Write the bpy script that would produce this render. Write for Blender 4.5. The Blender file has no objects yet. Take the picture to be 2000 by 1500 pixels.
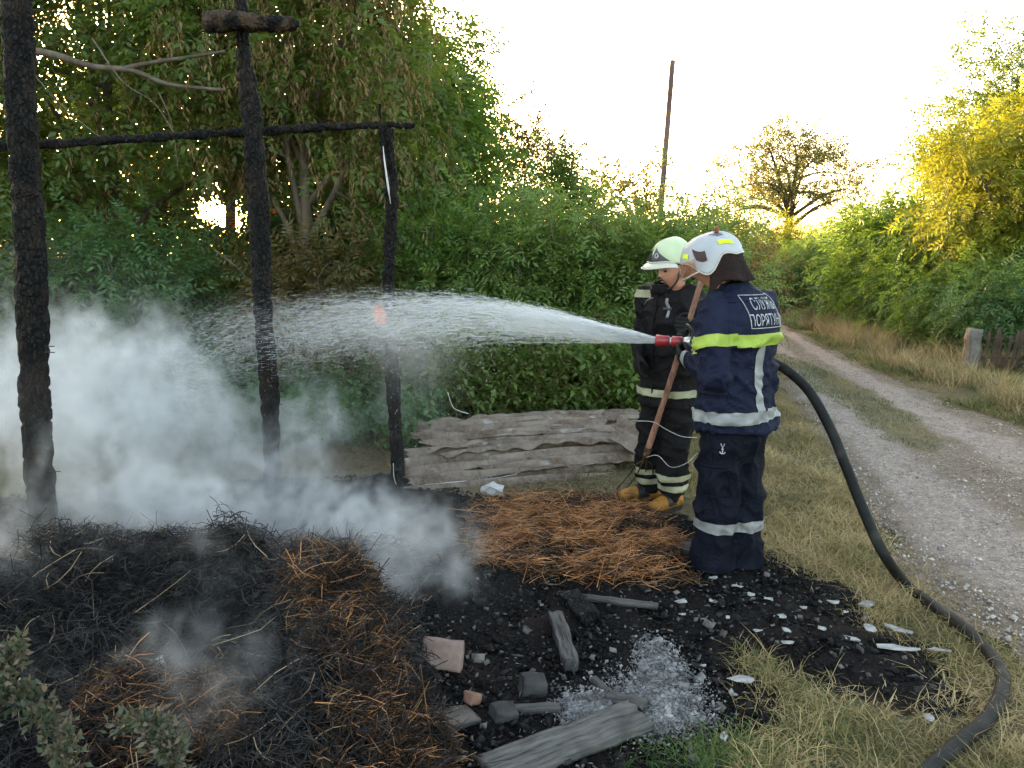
import bpy, bmesh, math, random
import numpy as np
from mathutils import Vector, Matrix, noise as mnoise
from mathutils.bvhtree import BVHTree

R = math.radians
SC = bpy.context.scene
COL = SC.collection
random.seed(11)
rng = np.random.default_rng(7)

# ------------------------------------------------------------------ camera
CAM_H, PITCH, FPX = 1.66, R(9.4), 1510.0
cam_d = bpy.data.cameras.new('camera')
cam = bpy.data.objects.new('camera', cam_d)
COL.objects.link(cam)
cam.location = (0, 0, CAM_H)
cam.rotation_euler = (R(90) - PITCH, 0, 0)
cam_d.sensor_width = 36
cam_d.lens = 36 * FPX / 2000
cam_d.clip_start = 0.05
cam_d.clip_end = 6000
SC.camera = cam

# ------------------------------------------------------------------ sky and sun (low sun behind the trees, left of the view axis)
SUN_AZ, SUN_EL = R(-20.3), R(3.5)        # azimuth from +Y, negative = to the left
w = bpy.data.worlds.new('World'); SC.world = w; w.use_nodes = True
wn = w.node_tree; wn.nodes.clear()
sky = wn.nodes.new('ShaderNodeTexSky'); sky.sky_type = 'NISHITA'; sky.sun_disc = False
sky.sun_elevation = SUN_EL; sky.sun_rotation = SUN_AZ
sky.altitude = 250; sky.air_density = 0.65; sky.dust_density = 3.0; sky.ozone_density = 0.0
bg = wn.nodes.new('ShaderNodeBackground'); bg.inputs[1].default_value = 0.15
wo = wn.nodes.new('ShaderNodeOutputWorld')
wn.links.new(sky.outputs[0], bg.inputs[0]); wn.links.new(bg.outputs[0], wo.inputs[0])

SUN_DIR = Vector((math.sin(SUN_AZ) * math.cos(SUN_EL), math.cos(SUN_AZ) * math.cos(SUN_EL), math.sin(SUN_EL)))
sl = bpy.data.lights.new('sun', 'SUN'); sl.energy = 3.0; sl.angle = R(0.53); sl.color = (1.0, 0.74, 0.42)
so = bpy.data.objects.new('sun', sl); COL.objects.link(so)
so.rotation_euler = SUN_DIR.to_track_quat('Z', 'Y').to_euler()

SC.view_settings.view_transform = 'Standard'; SC.view_settings.look = 'None'
SC.view_settings.gamma = 1.0; SC.view_settings.use_curve_mapping = False
SC.view_settings.exposure = 3.9
SC.render.engine = 'CYCLES'
cy = SC.cycles
cy.use_denoising = True
cy.use_adaptive_sampling = True; cy.adaptive_threshold = 0.02
cy.max_bounces = 7; cy.diffuse_bounces = 3; cy.glossy_bounces = 2; cy.transmission_bounces = 4
cy.transparent_max_bounces = 24; cy.volume_bounces = 2
cy.volume_step_rate = 1.5; cy.volume_max_steps = 512
cy.sample_clamp_indirect = 6.0
cy.caustics_reflective = False; cy.caustics_refractive = False

# ------------------------------------------------------------------ measuring: photo bearings turned into metres
CP, SP = math.cos(PITCH), math.sin(PITCH)
def bearing(u, v):
    x, c = (u - 1000) / FPX, (750 - v) / FPX
    return x, CP + c * SP, -SP + c * CP
def at(u, v, Y):
    """point on the plane y = Y along a bearing"""
    a, b, c = bearing(u, v); s = Y / b
    return Vector((a * s, Y, CAM_H + c * s))
def on_ground(u, v, z=0.0):
    a, b, c = bearing(u, v); s = (z - CAM_H) / c
    return Vector((a * s, b * s, z))

# ------------------------------------------------------------------ numpy noise
_lat = np.random.default_rng(3).random((256, 256))
def vnoise(x, y):
    xi, yi = np.floor(x).astype(int), np.floor(y).astype(int)
    fx, fy = x - xi, y - yi
    fx, fy = fx * fx * (3 - 2 * fx), fy * fy * (3 - 2 * fy)
    a = _lat[xi % 256, yi % 256]; b = _lat[(xi + 1) % 256, yi % 256]
    c = _lat[xi % 256, (yi + 1) % 256]; d = _lat[(xi + 1) % 256, (yi + 1) % 256]
    return (a * (1 - fx) + b * fx) * (1 - fy) + (c * (1 - fx) + d * fx) * fy
def fbm(x, y, o=4):
    s, a, t = 0, .5, 0
    for k in range(o):
        s = s + a * vnoise(x * 2 ** k + 17.3 * k, y * 2 ** k + 9.1 * k); t += a; a *= .5
    return s / t
def sstep(a, b, x):
    t = np.clip((x - a) / (b - a), 0, 1); return t * t * (3 - 2 * t)
def poly_sd(poly, x, y):
    """signed distance to a polygon, negative inside"""
    P = np.array([(p[0], p[1]) for p in poly], float); n = len(P)
    d = np.full(x.shape, 1e9); ins = np.zeros(x.shape, bool)
    for i in range(n):
        a, b = P[i], P[(i + 1) % n]
        e = b - a; wx, wy = x - a[0], y - a[1]
        t = np.clip((wx * e[0] + wy * e[1]) / (e @ e + 1e-12), 0, 1)
        d = np.minimum(d, np.hypot(wx - t * e[0], wy - t * e[1]))
        c = ((a[1] > y) != (b[1] > y)) & (x < (b[0] - a[0]) * (y - a[1]) / (b[1] - a[1] + 1e-12) + a[0])
        ins ^= c
    return np.where(ins, -d, d)

# ------------------------------------------------------------------ scene-graph helpers
def tag(o, label=None, cat=None, group=None, kind=None):
    if label: o['label'] = label
    if cat: o['category'] = cat
    if group: o['group'] = group
    if kind: o['kind'] = kind
    return o
def empty(name, loc=(0, 0, 0), rz=0.0):
    o = bpy.data.objects.new(name, None); COL.objects.link(o)
    o.location = loc; o.rotation_euler = (0, 0, rz); o.empty_display_size = .1
    return o
def link(name, me, mat=None, parent=None, smooth=False):
    if mat is not None and not me.materials: me.materials.append(mat)
    o = bpy.data.objects.new(name, me); COL.objects.link(o)
    if parent is not None: o.parent = parent
    if smooth: me.polygons.foreach_set('use_smooth', np.ones(len(me.polygons), bool))
    return o
def fastmesh(name, verts, faces):
    """uniform-size faces given as an (n, k) array"""
    verts = np.ascontiguousarray(verts, np.float32).reshape(-1, 3); faces = np.ascontiguousarray(faces, np.int32)
    n, k = faces.shape
    me = bpy.data.meshes.new(name)
    me.vertices.add(len(verts)); me.vertices.foreach_set('co', verts.ravel())
    me.loops.add(n * k); me.loops.foreach_set('vertex_index', faces.ravel())
    me.polygons.add(n); me.polygons.foreach_set('loop_start', np.arange(0, n * k, k, dtype=np.int32))
    try: me.polygons.foreach_set('loop_total', np.full(n, k, np.int32))
    except Exception: pass
    me.update(calc_edges=True); me.validate()
    return me
class MB:
    def __init__(s): s.v = []; s.f = []
    def add(s, verts, faces):
        o = len(s.v); s.v += [tuple(p) for p in verts]; s.f += [tuple(i + o for i in f) for f in faces]; return s
    def box(s, c, d, M=None):
        c = Vector(c); hx, hy, hz = d[0] / 2, d[1] / 2, d[2] / 2
        vs = [Vector((x, y, z)) for z in (-hz, hz) for y in (-hy, hy) for x in (-hx, hx)]
        if M is not None: vs = [M @ p for p in vs]
        return s.add([c + p for p in vs], [(0, 2, 3, 1), (4, 5, 7, 6), (0, 1, 5, 4), (2, 6, 7, 3), (0, 4, 6, 2), (1, 3, 7, 5)])
    def tube(s, pts, rad, sides=8, cap=True, flat=1.0):
        pts = [Vector(p) for p in pts]; n = len(pts)
        if not hasattr(rad, '__len__'): rad = [rad] * n
        vs = []; up = None
        for i, p in enumerate(pts):
            t = (pts[min(i + 1, n - 1)] - pts[max(i - 1, 0)])
            t = t.normalized() if t.length > 1e-9 else Vector((0, 0, 1))
            if up is None:
                up = t.orthogonal().normalized()
            up = (up - t * up.dot(t)); up = up.normalized() if up.length > 1e-6 else t.orthogonal().normalized()
            b = t.cross(up)
            for k in range(sides):
                a = 2 * math.pi * k / sides
                vs.append(p + (up * math.cos(a) + b * math.sin(a) * flat) * rad[i])
        fs = []
        for i in range(n - 1):
            for k in range(sides):
                k2 = (k + 1) % sides
                fs.append((i * sides + k, i * sides + k2, (i + 1) * sides + k2, (i + 1) * sides + k))
        if cap:
            fs.append(tuple(range(sides))[::-1]); fs.append(tuple((n - 1) * sides + k for k in range(sides)))
        return s.add(vs, fs)
    def mesh(s, name):
        me = bpy.data.meshes.new(name); me.from_pydata([tuple(p) for p in s.v], [], s.f); me.update(); return me
    def build(s, name, mat=None, parent=None, smooth=False):
        return link(name, s.mesh(name), mat, parent, smooth)
def spline(pts, n=40):
    """Catmull-Rom through points"""
    P = [Vector(p) for p in pts]; P = [P[0] * 2 - P[1]] + P + [P[-1] * 2 - P[-2]]
    out = []; m = len(P) - 3
    for k in range(n):
        t = k / (n - 1) * m; i = min(int(t), m - 1); t -= i
        a, b, c, d = P[i:i + 4]
        out.append(.5 * ((2 * b) + (c - a) * t + (2 * a - 5 * b + 4 * c - d) * t * t + (3 * b - a - 3 * c + d) * t ** 3))
    return out

# ------------------------------------------------------------------ materials
def nt(name):
    m = bpy.data.materials.new(name); m.use_nodes = True
    t = m.node_tree; t.nodes.clear()
    def N(typ, ins=None, **kw):
        n = t.nodes.new('ShaderNode' + typ)
        for k, v in kw.items(): setattr(n, k, v)
        for k, v in (ins or {}).items():
            s = n.inputs[k]
            if isinstance(v, bpy.types.NodeSocket): t.links.new(v, s)
            else: s.default_value = v
        return n
    def out(sh, vol=None):
        o = t.nodes.new('ShaderNodeOutputMaterial')
        if sh is not None: t.links.new(sh, o.inputs[0])
        if vol is not None: t.links.new(vol, o.inputs[1])
    return m, N, out
def rgba(c): return (c[0], c[1], c[2], 1.0)
def mixc(N, fac, a, b, mode='MIX'):
    n = N('Mix', data_type='RGBA', blend_type=mode)
    for s, v in ((n.inputs[0], fac), (n.inputs[6], a), (n.inputs[7], b)):
        if isinstance(v, bpy.types.NodeSocket): n.id_data.links.new(v, s)
        else: s.default_value = rgba(v) if hasattr(v, '__len__') else v
    return n.outputs[2]
def ramp(N, fac, stops):
    n = N('ValToRGB', {0: fac}); e = n.color_ramp.elements
    while len(e) < len(stops): e.new(.5)
    for i, (p, c) in enumerate(stops):
        e[i].position = p; e[i].color = rgba(c) if hasattr(c, '__len__') else (c, c, c, 1)
    return n.outputs[0]
def surface(name, c1, c2, scale=6, rough=.8, bump=.3, bscale=40, spec=.3, stretch=(1, 1, 1), c3=None, c3_scale=3, c3_amt=(.55, .7), metal=0, island=0.0, dist=.01):
    m, N, out = nt(name)
    tc = N('TexCoord').outputs['Object']
    mp = N('Mapping', {0: tc}); mp.inputs['Scale'].default_value = stretch
    n1 = N('TexNoise', {'Vector': mp.outputs[0], 'Scale': scale, 'Detail': 6, 'Roughness': .6})
    col = mixc(N, ramp(N, n1.outputs[0], [(.35, 0), (.65, 1)]), c1, c2)
    if c3 is not None:
        n3 = N('TexNoise', {'Vector': tc, 'Scale': c3_scale, 'Detail': 5, 'Roughness': .65})
        col = mixc(N, ramp(N, n3.outputs[0], [(c3_amt[0], 0), (c3_amt[1], 1)]), col, c3)
    if island:
        g = N('NewGeometry').outputs['Random Per Island']
        hv = N('HueSaturation', {'Color': col, 'Value': N('MapRange', {0: g, 3: 1 - island, 4: 1 + island}).outputs[0]})
        col = hv.outputs[0]
    nb = N('TexNoise', {'Vector': mp.outputs[0], 'Scale': bscale, 'Detail': 5, 'Roughness': .65})
    bp = N('Bump', {'Strength': bump, 'Distance': dist, 'Height': nb.outputs[0]})
    p = N('BsdfPrincipled', {'Base Color': col, 'Roughness': rough, 'Specular IOR Level': spec, 'Metallic': metal, 'Normal': bp.outputs[0]})
    out(p.outputs[0]); return m
def leaf_mat(name, a, b, trans, tr=.4, brown=None, brown_amt=.08):
    m, N, out = nt(name)
    g = N('NewGeometry').outputs['Random Per Island']
    tc = N('TexCoord').outputs['Object']
    nz = N('TexNoise', {'Vector': tc, 'Scale': 1.6, 'Detail': 3})
    f = N('Math', {0: g, 1: ramp(N, nz.outputs[0], [(.3, 0), (.7, 1)])}, operation='ADD')
    f2 = N('Math', {0: f.outputs[0], 1: .5}, operation='MULTIPLY').outputs[0]
    col = mixc(N, f2, a, b)
    tcol = mixc(N, f2, trans, [min(1, c * 1.35) for c in trans])
    if brown is not None:
        w = N('TexWhiteNoise', {'W': g}, noise_dimensions='1D').outputs[0]
        k = N('Math', {0: w, 1: brown_amt}, operation='LESS_THAN').outputs[0]
        col = mixc(N, k, col, brown); tcol = mixc(N, k, tcol, brown)
    p = N('BsdfPrincipled', {'Base Color': col, 'Roughness': .5, 'Specular IOR Level': .35})
    t = N('BsdfTranslucent', {'Color': tcol})
    mx = N('MixShader', {0: tr, 1: p.outputs[0], 2: t.outputs[0]})
    out(mx.outputs[0]); return m
# ================================================================== GROUND
def G2(u, v): p = on_ground(u, v); return (p.x, p.y)
BURN = [G2(-400, 1000), G2(200, 960), G2(560, 935), G2(800, 925), G2(930, 965), G2(1180, 985), G2(1330, 1000), G2(1400, 1060),
        G2(1500, 1078), G2(1580, 1110), G2(1660, 1165), G2(1740, 1225), G2(1830, 1300), G2(1905, 1375), G2(1870, 1400),
        G2(1740, 1355), G2(1600, 1312), G2(1500, 1270), G2(1425, 1275), G2(1420, 1330), G2(1490, 1400), G2(1410, 1500), (.7, 1.6), (-4, 1.2), (-6, 2.5)]
ROAD_L = [G2(2300, 1560), G2(2080, 1340), G2(1960, 1262), G2(1850, 1180), G2(1770, 1110), G2(1700, 1010), G2(1655, 920), G2(1600, 840), G2(1540, 765), G2(1500, 700), G2(1478, 665), G2(1460, 632), G2(1440, 600), G2(1400, 560)]
ROAD_R = [G2(2900, 1100), G2(2700, 1020), G2(2500, 980), G2(2300, 925), G2(2150, 885), G2(2000, 838), G2(1900, 805), G2(1820, 772), G2(1740, 735), G2(1660, 700), G2(1600, 668), G2(1540, 638), G2(1485, 605), G2(1430, 563)]
ROAD_POLY = ROAD_L + ROAD_R[::-1]
STRIP = [G2(1480, 672), G2(1530, 690), G2(1590, 715), G2(1690, 760), G2(1790, 815), G2(1850, 862), G2(1830, 880), G2(1750, 868), G2(1660, 800), G2(1590, 760), G2(1530, 735), G2(1480, 690)]

MOUNDS = [(-2.1, 2.75, .75, .45, .40), (-1.15, 2.95, .55, .36, .36), (-0.72, 2.6, .30, .45, .20), (-1.6, 3.7, .9, .45, .16),
          (-0.35, 3.72, .38, .28, .13), (-2.9, 3.6, .7, .5, .2), (.42, 4.3, .5, .42, .05), (-.62, 2.1, .35, .3, .12), (-1.25, 3.2, .26, .2, .13), (-2.0, 3.05, .22, .2, .14), (-1.62, 2.6, .2, .25, -.12), (-.62, 3.0, .2, .2, .10)]
def H(x, y):
    x = np.asarray(x, float); y = np.asarray(y, float)
    h = (fbm(x * .35 + 5, y * .35 + 2, 3) - .5) * .06
    near = sstep(30, 12, np.hypot(x, y))
    h = h + (fbm(x * 2.1, y * 2.1, 4) - .5) * .05 * near
    m = 0
    for cx, cy, sx, sy, a in MOUNDS:
        m = m + a * np.exp(-((x - cx) / sx) ** 2 - ((y - cy) / sy) ** 2)
    h = h + m * (0.30 + 1.4 * fbm(x * 2.6 + 3, y * 2.6, 4)) + (fbm(x * 6 + 1, y * 6, 3) - .5) * .75 * np.minimum(np.abs(m), .28)
    rd = poly_sd(ROAD_POLY, x, y)
    k = sstep(.3, -.1, rd)
    h = h * (1 - k) + k * ((fbm(x * 1.3, y * 1.3, 3) - .5) * .03 - .03)
    # the land rises a little beyond the hedges
    return h
def Hz(x, y): return float(H(np.array([x]), np.array([y]))[0])

def axis(lo, hi, step, far, grow=1.22):
    a = list(np.arange(lo, hi, step)); d = step
    while a[-1] < far: d *= grow; a.append(a[-1] + d)
    d = step; b = [lo]
    while b[0] > -far: d *= grow; b.insert(0, b[0] - d)
    return np.array(b[:-1] + a)
gx = axis(-4.6, 5.2, .04, 900); gy = axis(1.3, 9.0, .04, 900)
X, Y = np.meshgrid(gx, gy)
xs, ys = X.ravel(), Y.ravel()
zs = H(xs, ys)
bd = poly_sd(BURN, xs, ys) + (fbm(xs * 3, ys * 3, 4) - .5) * .42
char = sstep(.15, -.12, bd)
rough = (fbm(xs * 9, ys * 9, 3) - .5)
zs = zs + char * rough * .05
sd = poly_sd(STRIP, xs, ys) + (fbm(xs * 4, ys * 4, 3) - .5) * .3
green = np.clip(sstep(.62, .38, fbm(xs * .8 + 40, ys * .8, 4)) * .5 + sstep(.05, -.05, sd), 0, 1)
# leaf litter and shade-loving growth under the hedges
litter = np.maximum(sstep(6.4, 7.6, ys) * sstep(2.6, 1.6, xs), sstep(7.6, 8.6, xs - .12 * (ys - 11)))
nx, ny = len(gx), len(gy)
ii = (np.arange(ny - 1)[:, None] * nx + np.arange(nx - 1)[None, :]).ravel()
gme = fastmesh('ground', np.stack([xs, ys, zs], 1), np.stack([ii, ii + 1, ii + nx + 1, ii + nx], 1))
ca = gme.color_attributes.new('zones', 'FLOAT_COLOR', 'POINT')
ca.data.foreach_set('color', np.stack([char, green, litter, np.ones_like(char)], 1).astype(np.float32).ravel())

def ground_mat():
    m, N, out = nt('ground_soil')
    pos = N('NewGeometry').outputs['Position']
    z = N('SeparateColor', {0: N('VertexColor', layer_name='zones').outputs[0]})
    nb = N('TexNoise', {'Vector': pos, 'Scale': 14, 'Detail': 8, 'Roughness': .65}).outputs[0]
    nf = N('TexNoise', {'Vector': pos, 'Scale': 70, 'Detail': 6, 'Roughness': .7}).outputs[0]
    nl = N('TexNoise', {'Vector': pos, 'Scale': 2.3, 'Detail': 5, 'Roughness': .6}).outputs[0]
    dry = mixc(N, ramp(N, nf, [(.35, 0), (.65, 1)]), (.075, .058, .032), (.24, .19, .11))
    dry = mixc(N, ramp(N, nb, [(.45, 0), (.7, 1)]), dry, (.10, .085, .055))
    grn = mixc(N, ramp(N, nf, [(.35, 0), (.65, 1)]), (.045, .06, .018), (.10, .11, .04))
    col = mixc(N, z.outputs[1], dry, grn)
    lit = mixc(N, ramp(N, nf, [(.4, 0), (.62, 1)]), (.030, .028, .016), (.085, .065, .035))
    col = mixc(N, z.outputs[2], col, lit)
    ch = mixc(N, ramp(N, nf, [(.42, 0), (.72, 1)]), (.006, .0055, .0055), (.026, .023, .022))
    ch = mixc(N, ramp(N, nl, [(.52, 0), (.72, 1)]), ch, (.034, .023, .018))
    ch = mixc(N, ramp(N, nb, [(.68, 0), (.82, .5)]), ch, (.12, .11, .105))
    k = N('Math', {0: z.outputs[0], 1: N('MapRange', {0: nb, 1: .3, 2: .7, 3: -.25, 4: .25}).outputs[0]}, operation='ADD')
    col = mixc(N, ramp(N, k.outputs[0], [(.35, 0), (.62, 1)]), col, ch)
    h = N('Math', {0: nb, 1: nf}, operation='ADD').outputs[0]
    bp = N('Bump', {'Strength': .9, 'Distance': .03, 'Height': h})
    p = N('BsdfPrincipled', {'Base Color': col, 'Roughness': .92, 'Specular IOR Level': .06, 'Normal': bp.outputs[0]})
    out(p.outputs[0]); return m
ground = link('ground', gme, ground_mat(), smooth=True)
tag(ground, 'scorched black soil merging into dry grassy ground', kind='structure')

# ------------------------------------------------------------------ gravel track
def road_mat():
    m, N, out = nt('gravel_track')
    pos = N('NewGeometry').outputs['Position']
    v1 = N('TexVoronoi', {'Vector': pos, 'Scale': 45.0}, feature='F1')
    v2 = N('TexVoronoi', {'Vector': pos, 'Scale': 110.0}, feature='F1')
    nl = N('TexNoise', {'Vector': pos, 'Scale': 1.6, 'Detail': 6, 'Roughness': .6}).outputs[0]
    nf = N('TexNoise', {'Vector': pos, 'Scale': 30, 'Detail': 6, 'Roughness': .7}).outputs[0]
    cell = N('SeparateColor', {0: v1.outputs['Color']}).outputs[0]
    col = mixc(N, cell, (.22, .175, .15), (.46, .38, .33))
    col = mixc(N, ramp(N, nf, [(.45, 0), (.6, 1)]), col, (.26, .205, .165))
    col = mixc(N, ramp(N, nl, [(.55, 0), (.72, .8)]), col, (.20, .15, .10))
    rut = N('SeparateColor', {0: N('VertexColor', layer_name='ruts').outputs[0]}).outputs[0]
    dirt = mixc(N, ramp(N, nf, [(.4, 0), (.62, 1)]), (.12, .09, .062), (.26, .20, .145))
    col = mixc(N, ramp(N, N('Math', {0: rut, 1: N('MapRange', {0: nl, 1: .3, 2: .7, 3: -.3, 4: .3}).outputs[0]}, operation='ADD').outputs[0], [(.35, 1), (.7, 0)]), col, dirt)
    h = N('Math', {0: v1.outputs[0], 1: v2.outputs[0]}, operation='ADD').outputs[0]
    hh = N('Math', {0: nf, 1: h}, operation='SUBTRACT').outputs[0]
    bp = N('Bump', {'Strength': 1.0, 'Distance': .018, 'Height': hh})
    p = N('BsdfPrincipled', {'Base Color': col, 'Roughness': .8, 'Specular IOR Level': .3, 'Normal': bp.outputs[0]})
    out(p.outputs[0]); return m
def _unused(P, n):
    P = np.array(P); d = np.r_[0, np.cumsum(np.hypot(*np.diff(P, axis=0).T))]
    t = np.linspace(0, d[-1], n); return np.stack([np.interp(t, d, P[:, 0]), np.interp(t, d, P[:, 1])], 1)
# pair the edges by index (both were walked near to far) and refine
nL = 260
tt = np.linspace(0, len(ROAD_L) - 1, nL)
L = np.stack([np.interp(tt, range(len(ROAD_L)), [p[k] for p in ROAD_L]) for k in (0, 1)], 1)
Rr = np.stack([np.interp(tt, range(len(ROAD_R)), [p[k] for p in ROAD_R]) for k in (0, 1)], 1)
nw = 70
a = np.linspace(0, 1, nw)[None, :, None]
g = L[:, None, :] * (1 - a) + Rr[:, None, :] * a
wob = (fbm(g[..., 0] * 2.2, g[..., 1] * 2.2, 4) - .5) * .5
edge = np.minimum(a[..., 0], 1 - a[..., 0])
g[..., 0] += wob * sstep(.25, 0, edge)
rx, ry = g[..., 0].ravel(), g[..., 1].ravel()
rz = H(rx, ry) + .006 - 0.0 + .012 * sstep(.0, .1, edge + 0 * wob).ravel() + (fbm(rx * 14, ry * 14, 2) - .5) * .012
ii = (np.arange(nL - 1)[:, None] * nw + np.arange(nw - 1)[None, :]).ravel()
rme = fastmesh('road', np.stack([rx, ry, rz], 1), np.stack([ii, ii + 1, ii + nw + 1, ii + nw], 1))
ta = np.broadcast_to(a[..., 0], (nL, nw)).ravel()
rut = np.exp(-((ta - .24) / .15) ** 2) + np.exp(-((ta - .76) / .15) ** 2)
rut = np.clip(rut * (.75 + .5 * fbm(rx * .8, ry * .8, 3)), 0, 1)
ra = rme.color_attributes.new('ruts', 'FLOAT_COLOR', 'POINT'); ra.data.foreach_set('color', np.stack([rut, rut, rut, np.ones_like(rut)], 1).astype(np.float32).ravel())
road = link('road', rme, road_mat(), smooth=True)
tag(road, 'grey gravel farm track with a grassy middle', kind='structure')

# ------------------------------------------------------------------ small scatter: generic builders
def frames(d, roll=None):
    """rotation matrices whose x axis is d (n,3)"""
    d = d / (np.linalg.norm(d, axis=1, keepdims=True) + 1e-9); n = len(d)
    r = rng.normal(size=(n, 3)) if roll is None else roll
    b = np.cross(d, r); b /= np.linalg.norm(b, axis=1, keepdims=True) + 1e-9
    c = np.cross(b, d)
    return np.stack([d, b, c], 2)
def scatter(T, F, pos, rot, scale):
    """template verts (k,3), faces (m,j) copied to n frames"""
    n, k = len(pos), len(T)
    sc = np.asarray(scale, float)
    if sc.ndim == 1: sc = np.repeat(sc[:, None], 3, 1)
    V = np.einsum('nij,nkj->nki', rot, T[None] * sc[:, None, :]) + pos[:, None, :]
    FF = (F[None] + (np.arange(n) * k)[:, None, None]).reshape(-1, F.shape[1])
    return V.reshape(-1, 3), FF
def rand_dirs(n, up=0.0, flat=1.0):
    d = rng.normal(size=(n, 3)); d[:, 2] = d[:, 2] * flat + up
    return d / np.linalg.norm(d, axis=1, keepdims=True)
STONE = np.array([(1, 0, 0), (-1, 0, 0), (0, 1, 0), (0, -1, 0), (0, 0, 1), (0, 0, -1)], float) * .5
STONE_F = np.array([(0, 2, 4), (2, 1, 4), (1, 3, 4), (3, 0, 4), (2, 0, 5), (1, 2, 5), (3, 1, 5), (0, 3, 5)])
CH = np.array([(x, y, z) for z in (-.5, .5) for y in (-.5, .5) for x in (-.5, .5)], float)
CH_F = np.array([(0, 2, 3, 1), (4, 5, 7, 6), (0, 1, 5, 4), (2, 6, 7, 3), (0, 4, 6, 2), (1, 3, 7, 5)])
def sample_poly(poly, n, pad=0.0):
    P = np.array([(p[0], p[1]) for p in poly]); lo, hi = P.min(0), P.max(0)
    out = np.zeros((0, 2))
    while len(out) < n:
        q = lo + rng.random((n * 2, 2)) * (hi - lo)
        out = np.r_[out, q[poly_sd(poly, q[:, 0], q[:, 1]) < pad]]
    return out[:n]
def near_bias(q, n, power=1.6, ref=3.0):
    """thin samples with distance so detail sits where it is seen"""
    d = np.hypot(q[:, 0], q[:, 1]); keep = rng.random(len(q)) < np.clip((ref / d) ** power, 0, 1)
    return q[keep][:n]

# gravel lying on the track
q = near_bias(sample_poly(ROAD_POLY, 90000, -.02), 26000, 1.3, 3.5)
q = q[(q[:, 1] < 16) & (q[:, 0] < 7)]
q = q[poly_sd(STRIP, q[:, 0], q[:, 1]) > 0]
n = len(q); s = np.exp(rng.normal(-4.85, .42, n))
pos = np.c_[q, H(q[:, 0], q[:, 1]) + .018 + s * .1]
V, F = scatter(STONE, STONE_F, pos, frames(rand_dirs(n, 0, .3)), np.c_[s * 1.5, s * 1.2, s])
gravel_m = surface('gravel_stones', (.17, .145, .13), (.40, .35, .32), 4, .8, .2, 60, island=.45)
tag(link('gravel', fastmesh('gravel', V, F), gravel_m), 'loose grey gravel scattered over the track', kind='stuff')

# ------------------------------------------------------------------ grasses
BL = np.array([(-.5, 0, 0), (.5, 0, 0), (-.38, .12, .55), (.38, .12, .55), (0, .42, 1.0)], float)
BL_F = np.array([(0, 1, 3), (0, 3, 2), (2, 3, 4)])
def blades(name, q, length, width, lean, mats, label, zoff=-.01, droop=1.0):
    n = len(q)
    ang = rng.random(n) * 2 * np.pi
    up = np.c_[np.cos(ang) * lean * rng.random(n), np.sin(ang) * lean * rng.random(n), np.ones(n)]
    up /= np.linalg.norm(up, axis=1, keepdims=True)
    fw = np.c_[np.cos(ang), np.sin(ang), np.zeros(n)]
    fw -= up * (fw * up).sum(1, keepdims=True); fw /= np.linalg.norm(fw, axis=1, keepdims=True)
    rot = np.stack([np.cross(fw, up), fw, up], 2)
    L = length * np.exp(rng.normal(0, .32, n)); Wd = width * (.6 + .8 * rng.random(n))
    pos = np.c_[q, H(q[:, 0], q[:, 1]) + zoff]
    V, F = scatter(BL, BL_F, pos, rot, np.c_[Wd, L * droop, L])
    return tag(link(name, fastmesh(name, V, F), mats), label, kind='stuff')
def grass_mat(name, a, b, c, fa=.4):
    m, N, out = nt(name)
    g = N('NewGeometry'); isl = g.outputs['Random Per Island']
    nz = N('TexNoise', {'Vector': g.outputs['Position'], 'Scale': 1.7, 'Detail': 4}).outputs[0]
    f = N('Math', {0: N('Math', {0: isl, 1: .55}, operation='MULTIPLY').outputs[0], 1: N('MapRange', {0: nz, 1: .35, 2: .65, 3: 0, 4: .5}).outputs[0]}, operation='ADD').outputs[0]
    col = ramp(N, f, [(.1, a), (.5, b), (.9, c)])
    p = N('BsdfPrincipled', {'Base Color': col, 'Roughness': .65, 'Specular IOR Level': .2})
    t = N('BsdfTranslucent', {'Color': col})
    out(N('MixShader', {0: .3, 1: p.outputs[0], 2: t.outputs[0]}).outputs[0]); return m
dry_grass_m = grass_mat('dry_grass', (.09, .09, .03), (.29, .215, .095), (.46, .355, .185))
mix_grass_m = grass_mat('mixed_grass', (.045, .085, .02), (.12, .13, .04), (.30, .24, .10))
green_grass_m = grass_mat('green_grass', (.03, .07, .015), (.06, .12, .028), (.20, .19, .07))
tan_grass_m = grass_mat('tan_grass', (.12, .13, .05), (.28, .215, .105), (.42, .32, .19))

def verge(q, marg=0.0):
    x, y = q[:, 0], q[:, 1]
    n_ = (fbm(x * 3, y * 3, 4) - .5) * .42
    return q[(poly_sd(BURN, x, y) + n_ > .02 + marg + rng.normal(0, .07, len(q))) & (poly_sd(ROAD_POLY, x, y) > .05 - .2 * rng.random(len(q)) ** 3)]
# strip between the burn and the track, and the near corner
P_VERGE = [(.55, 1.5), (2.6, 1.7), (2.6, 3.6), (3.0, 6.0), (3.6, 9.5), (5.0, 15), (3.2, 15), (1.6, 7.4), (1.25, 5.2), (1.2, 4.2)]
q = verge(near_bias(sample_poly(P_VERGE, 420000), 420000, 1.2, 3.2))
dens = fbm(q[:, 0] * 2.4 + 9, q[:, 1] * 2.4, 4); q = q[rng.random(len(q)) < sstep(.28, .56, dens) * .75 + .25]
blades('dry_grass', q[:125000], .072, .0036, 1.9, dry_grass_m, 'dry straw-coloured grass along the left edge of the track', droop=1.5)
q2 = verge(near_bias(sample_poly(P_VERGE, 150000), 150000, 1.2, 3.2), .03)
dens = fbm(q2[:, 0] * 1.7 + 2, q2[:, 1] * 1.7 + 7, 4); q2 = q2[rng.random(len(q2)) < sstep(.50, .66, dens)]
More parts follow.
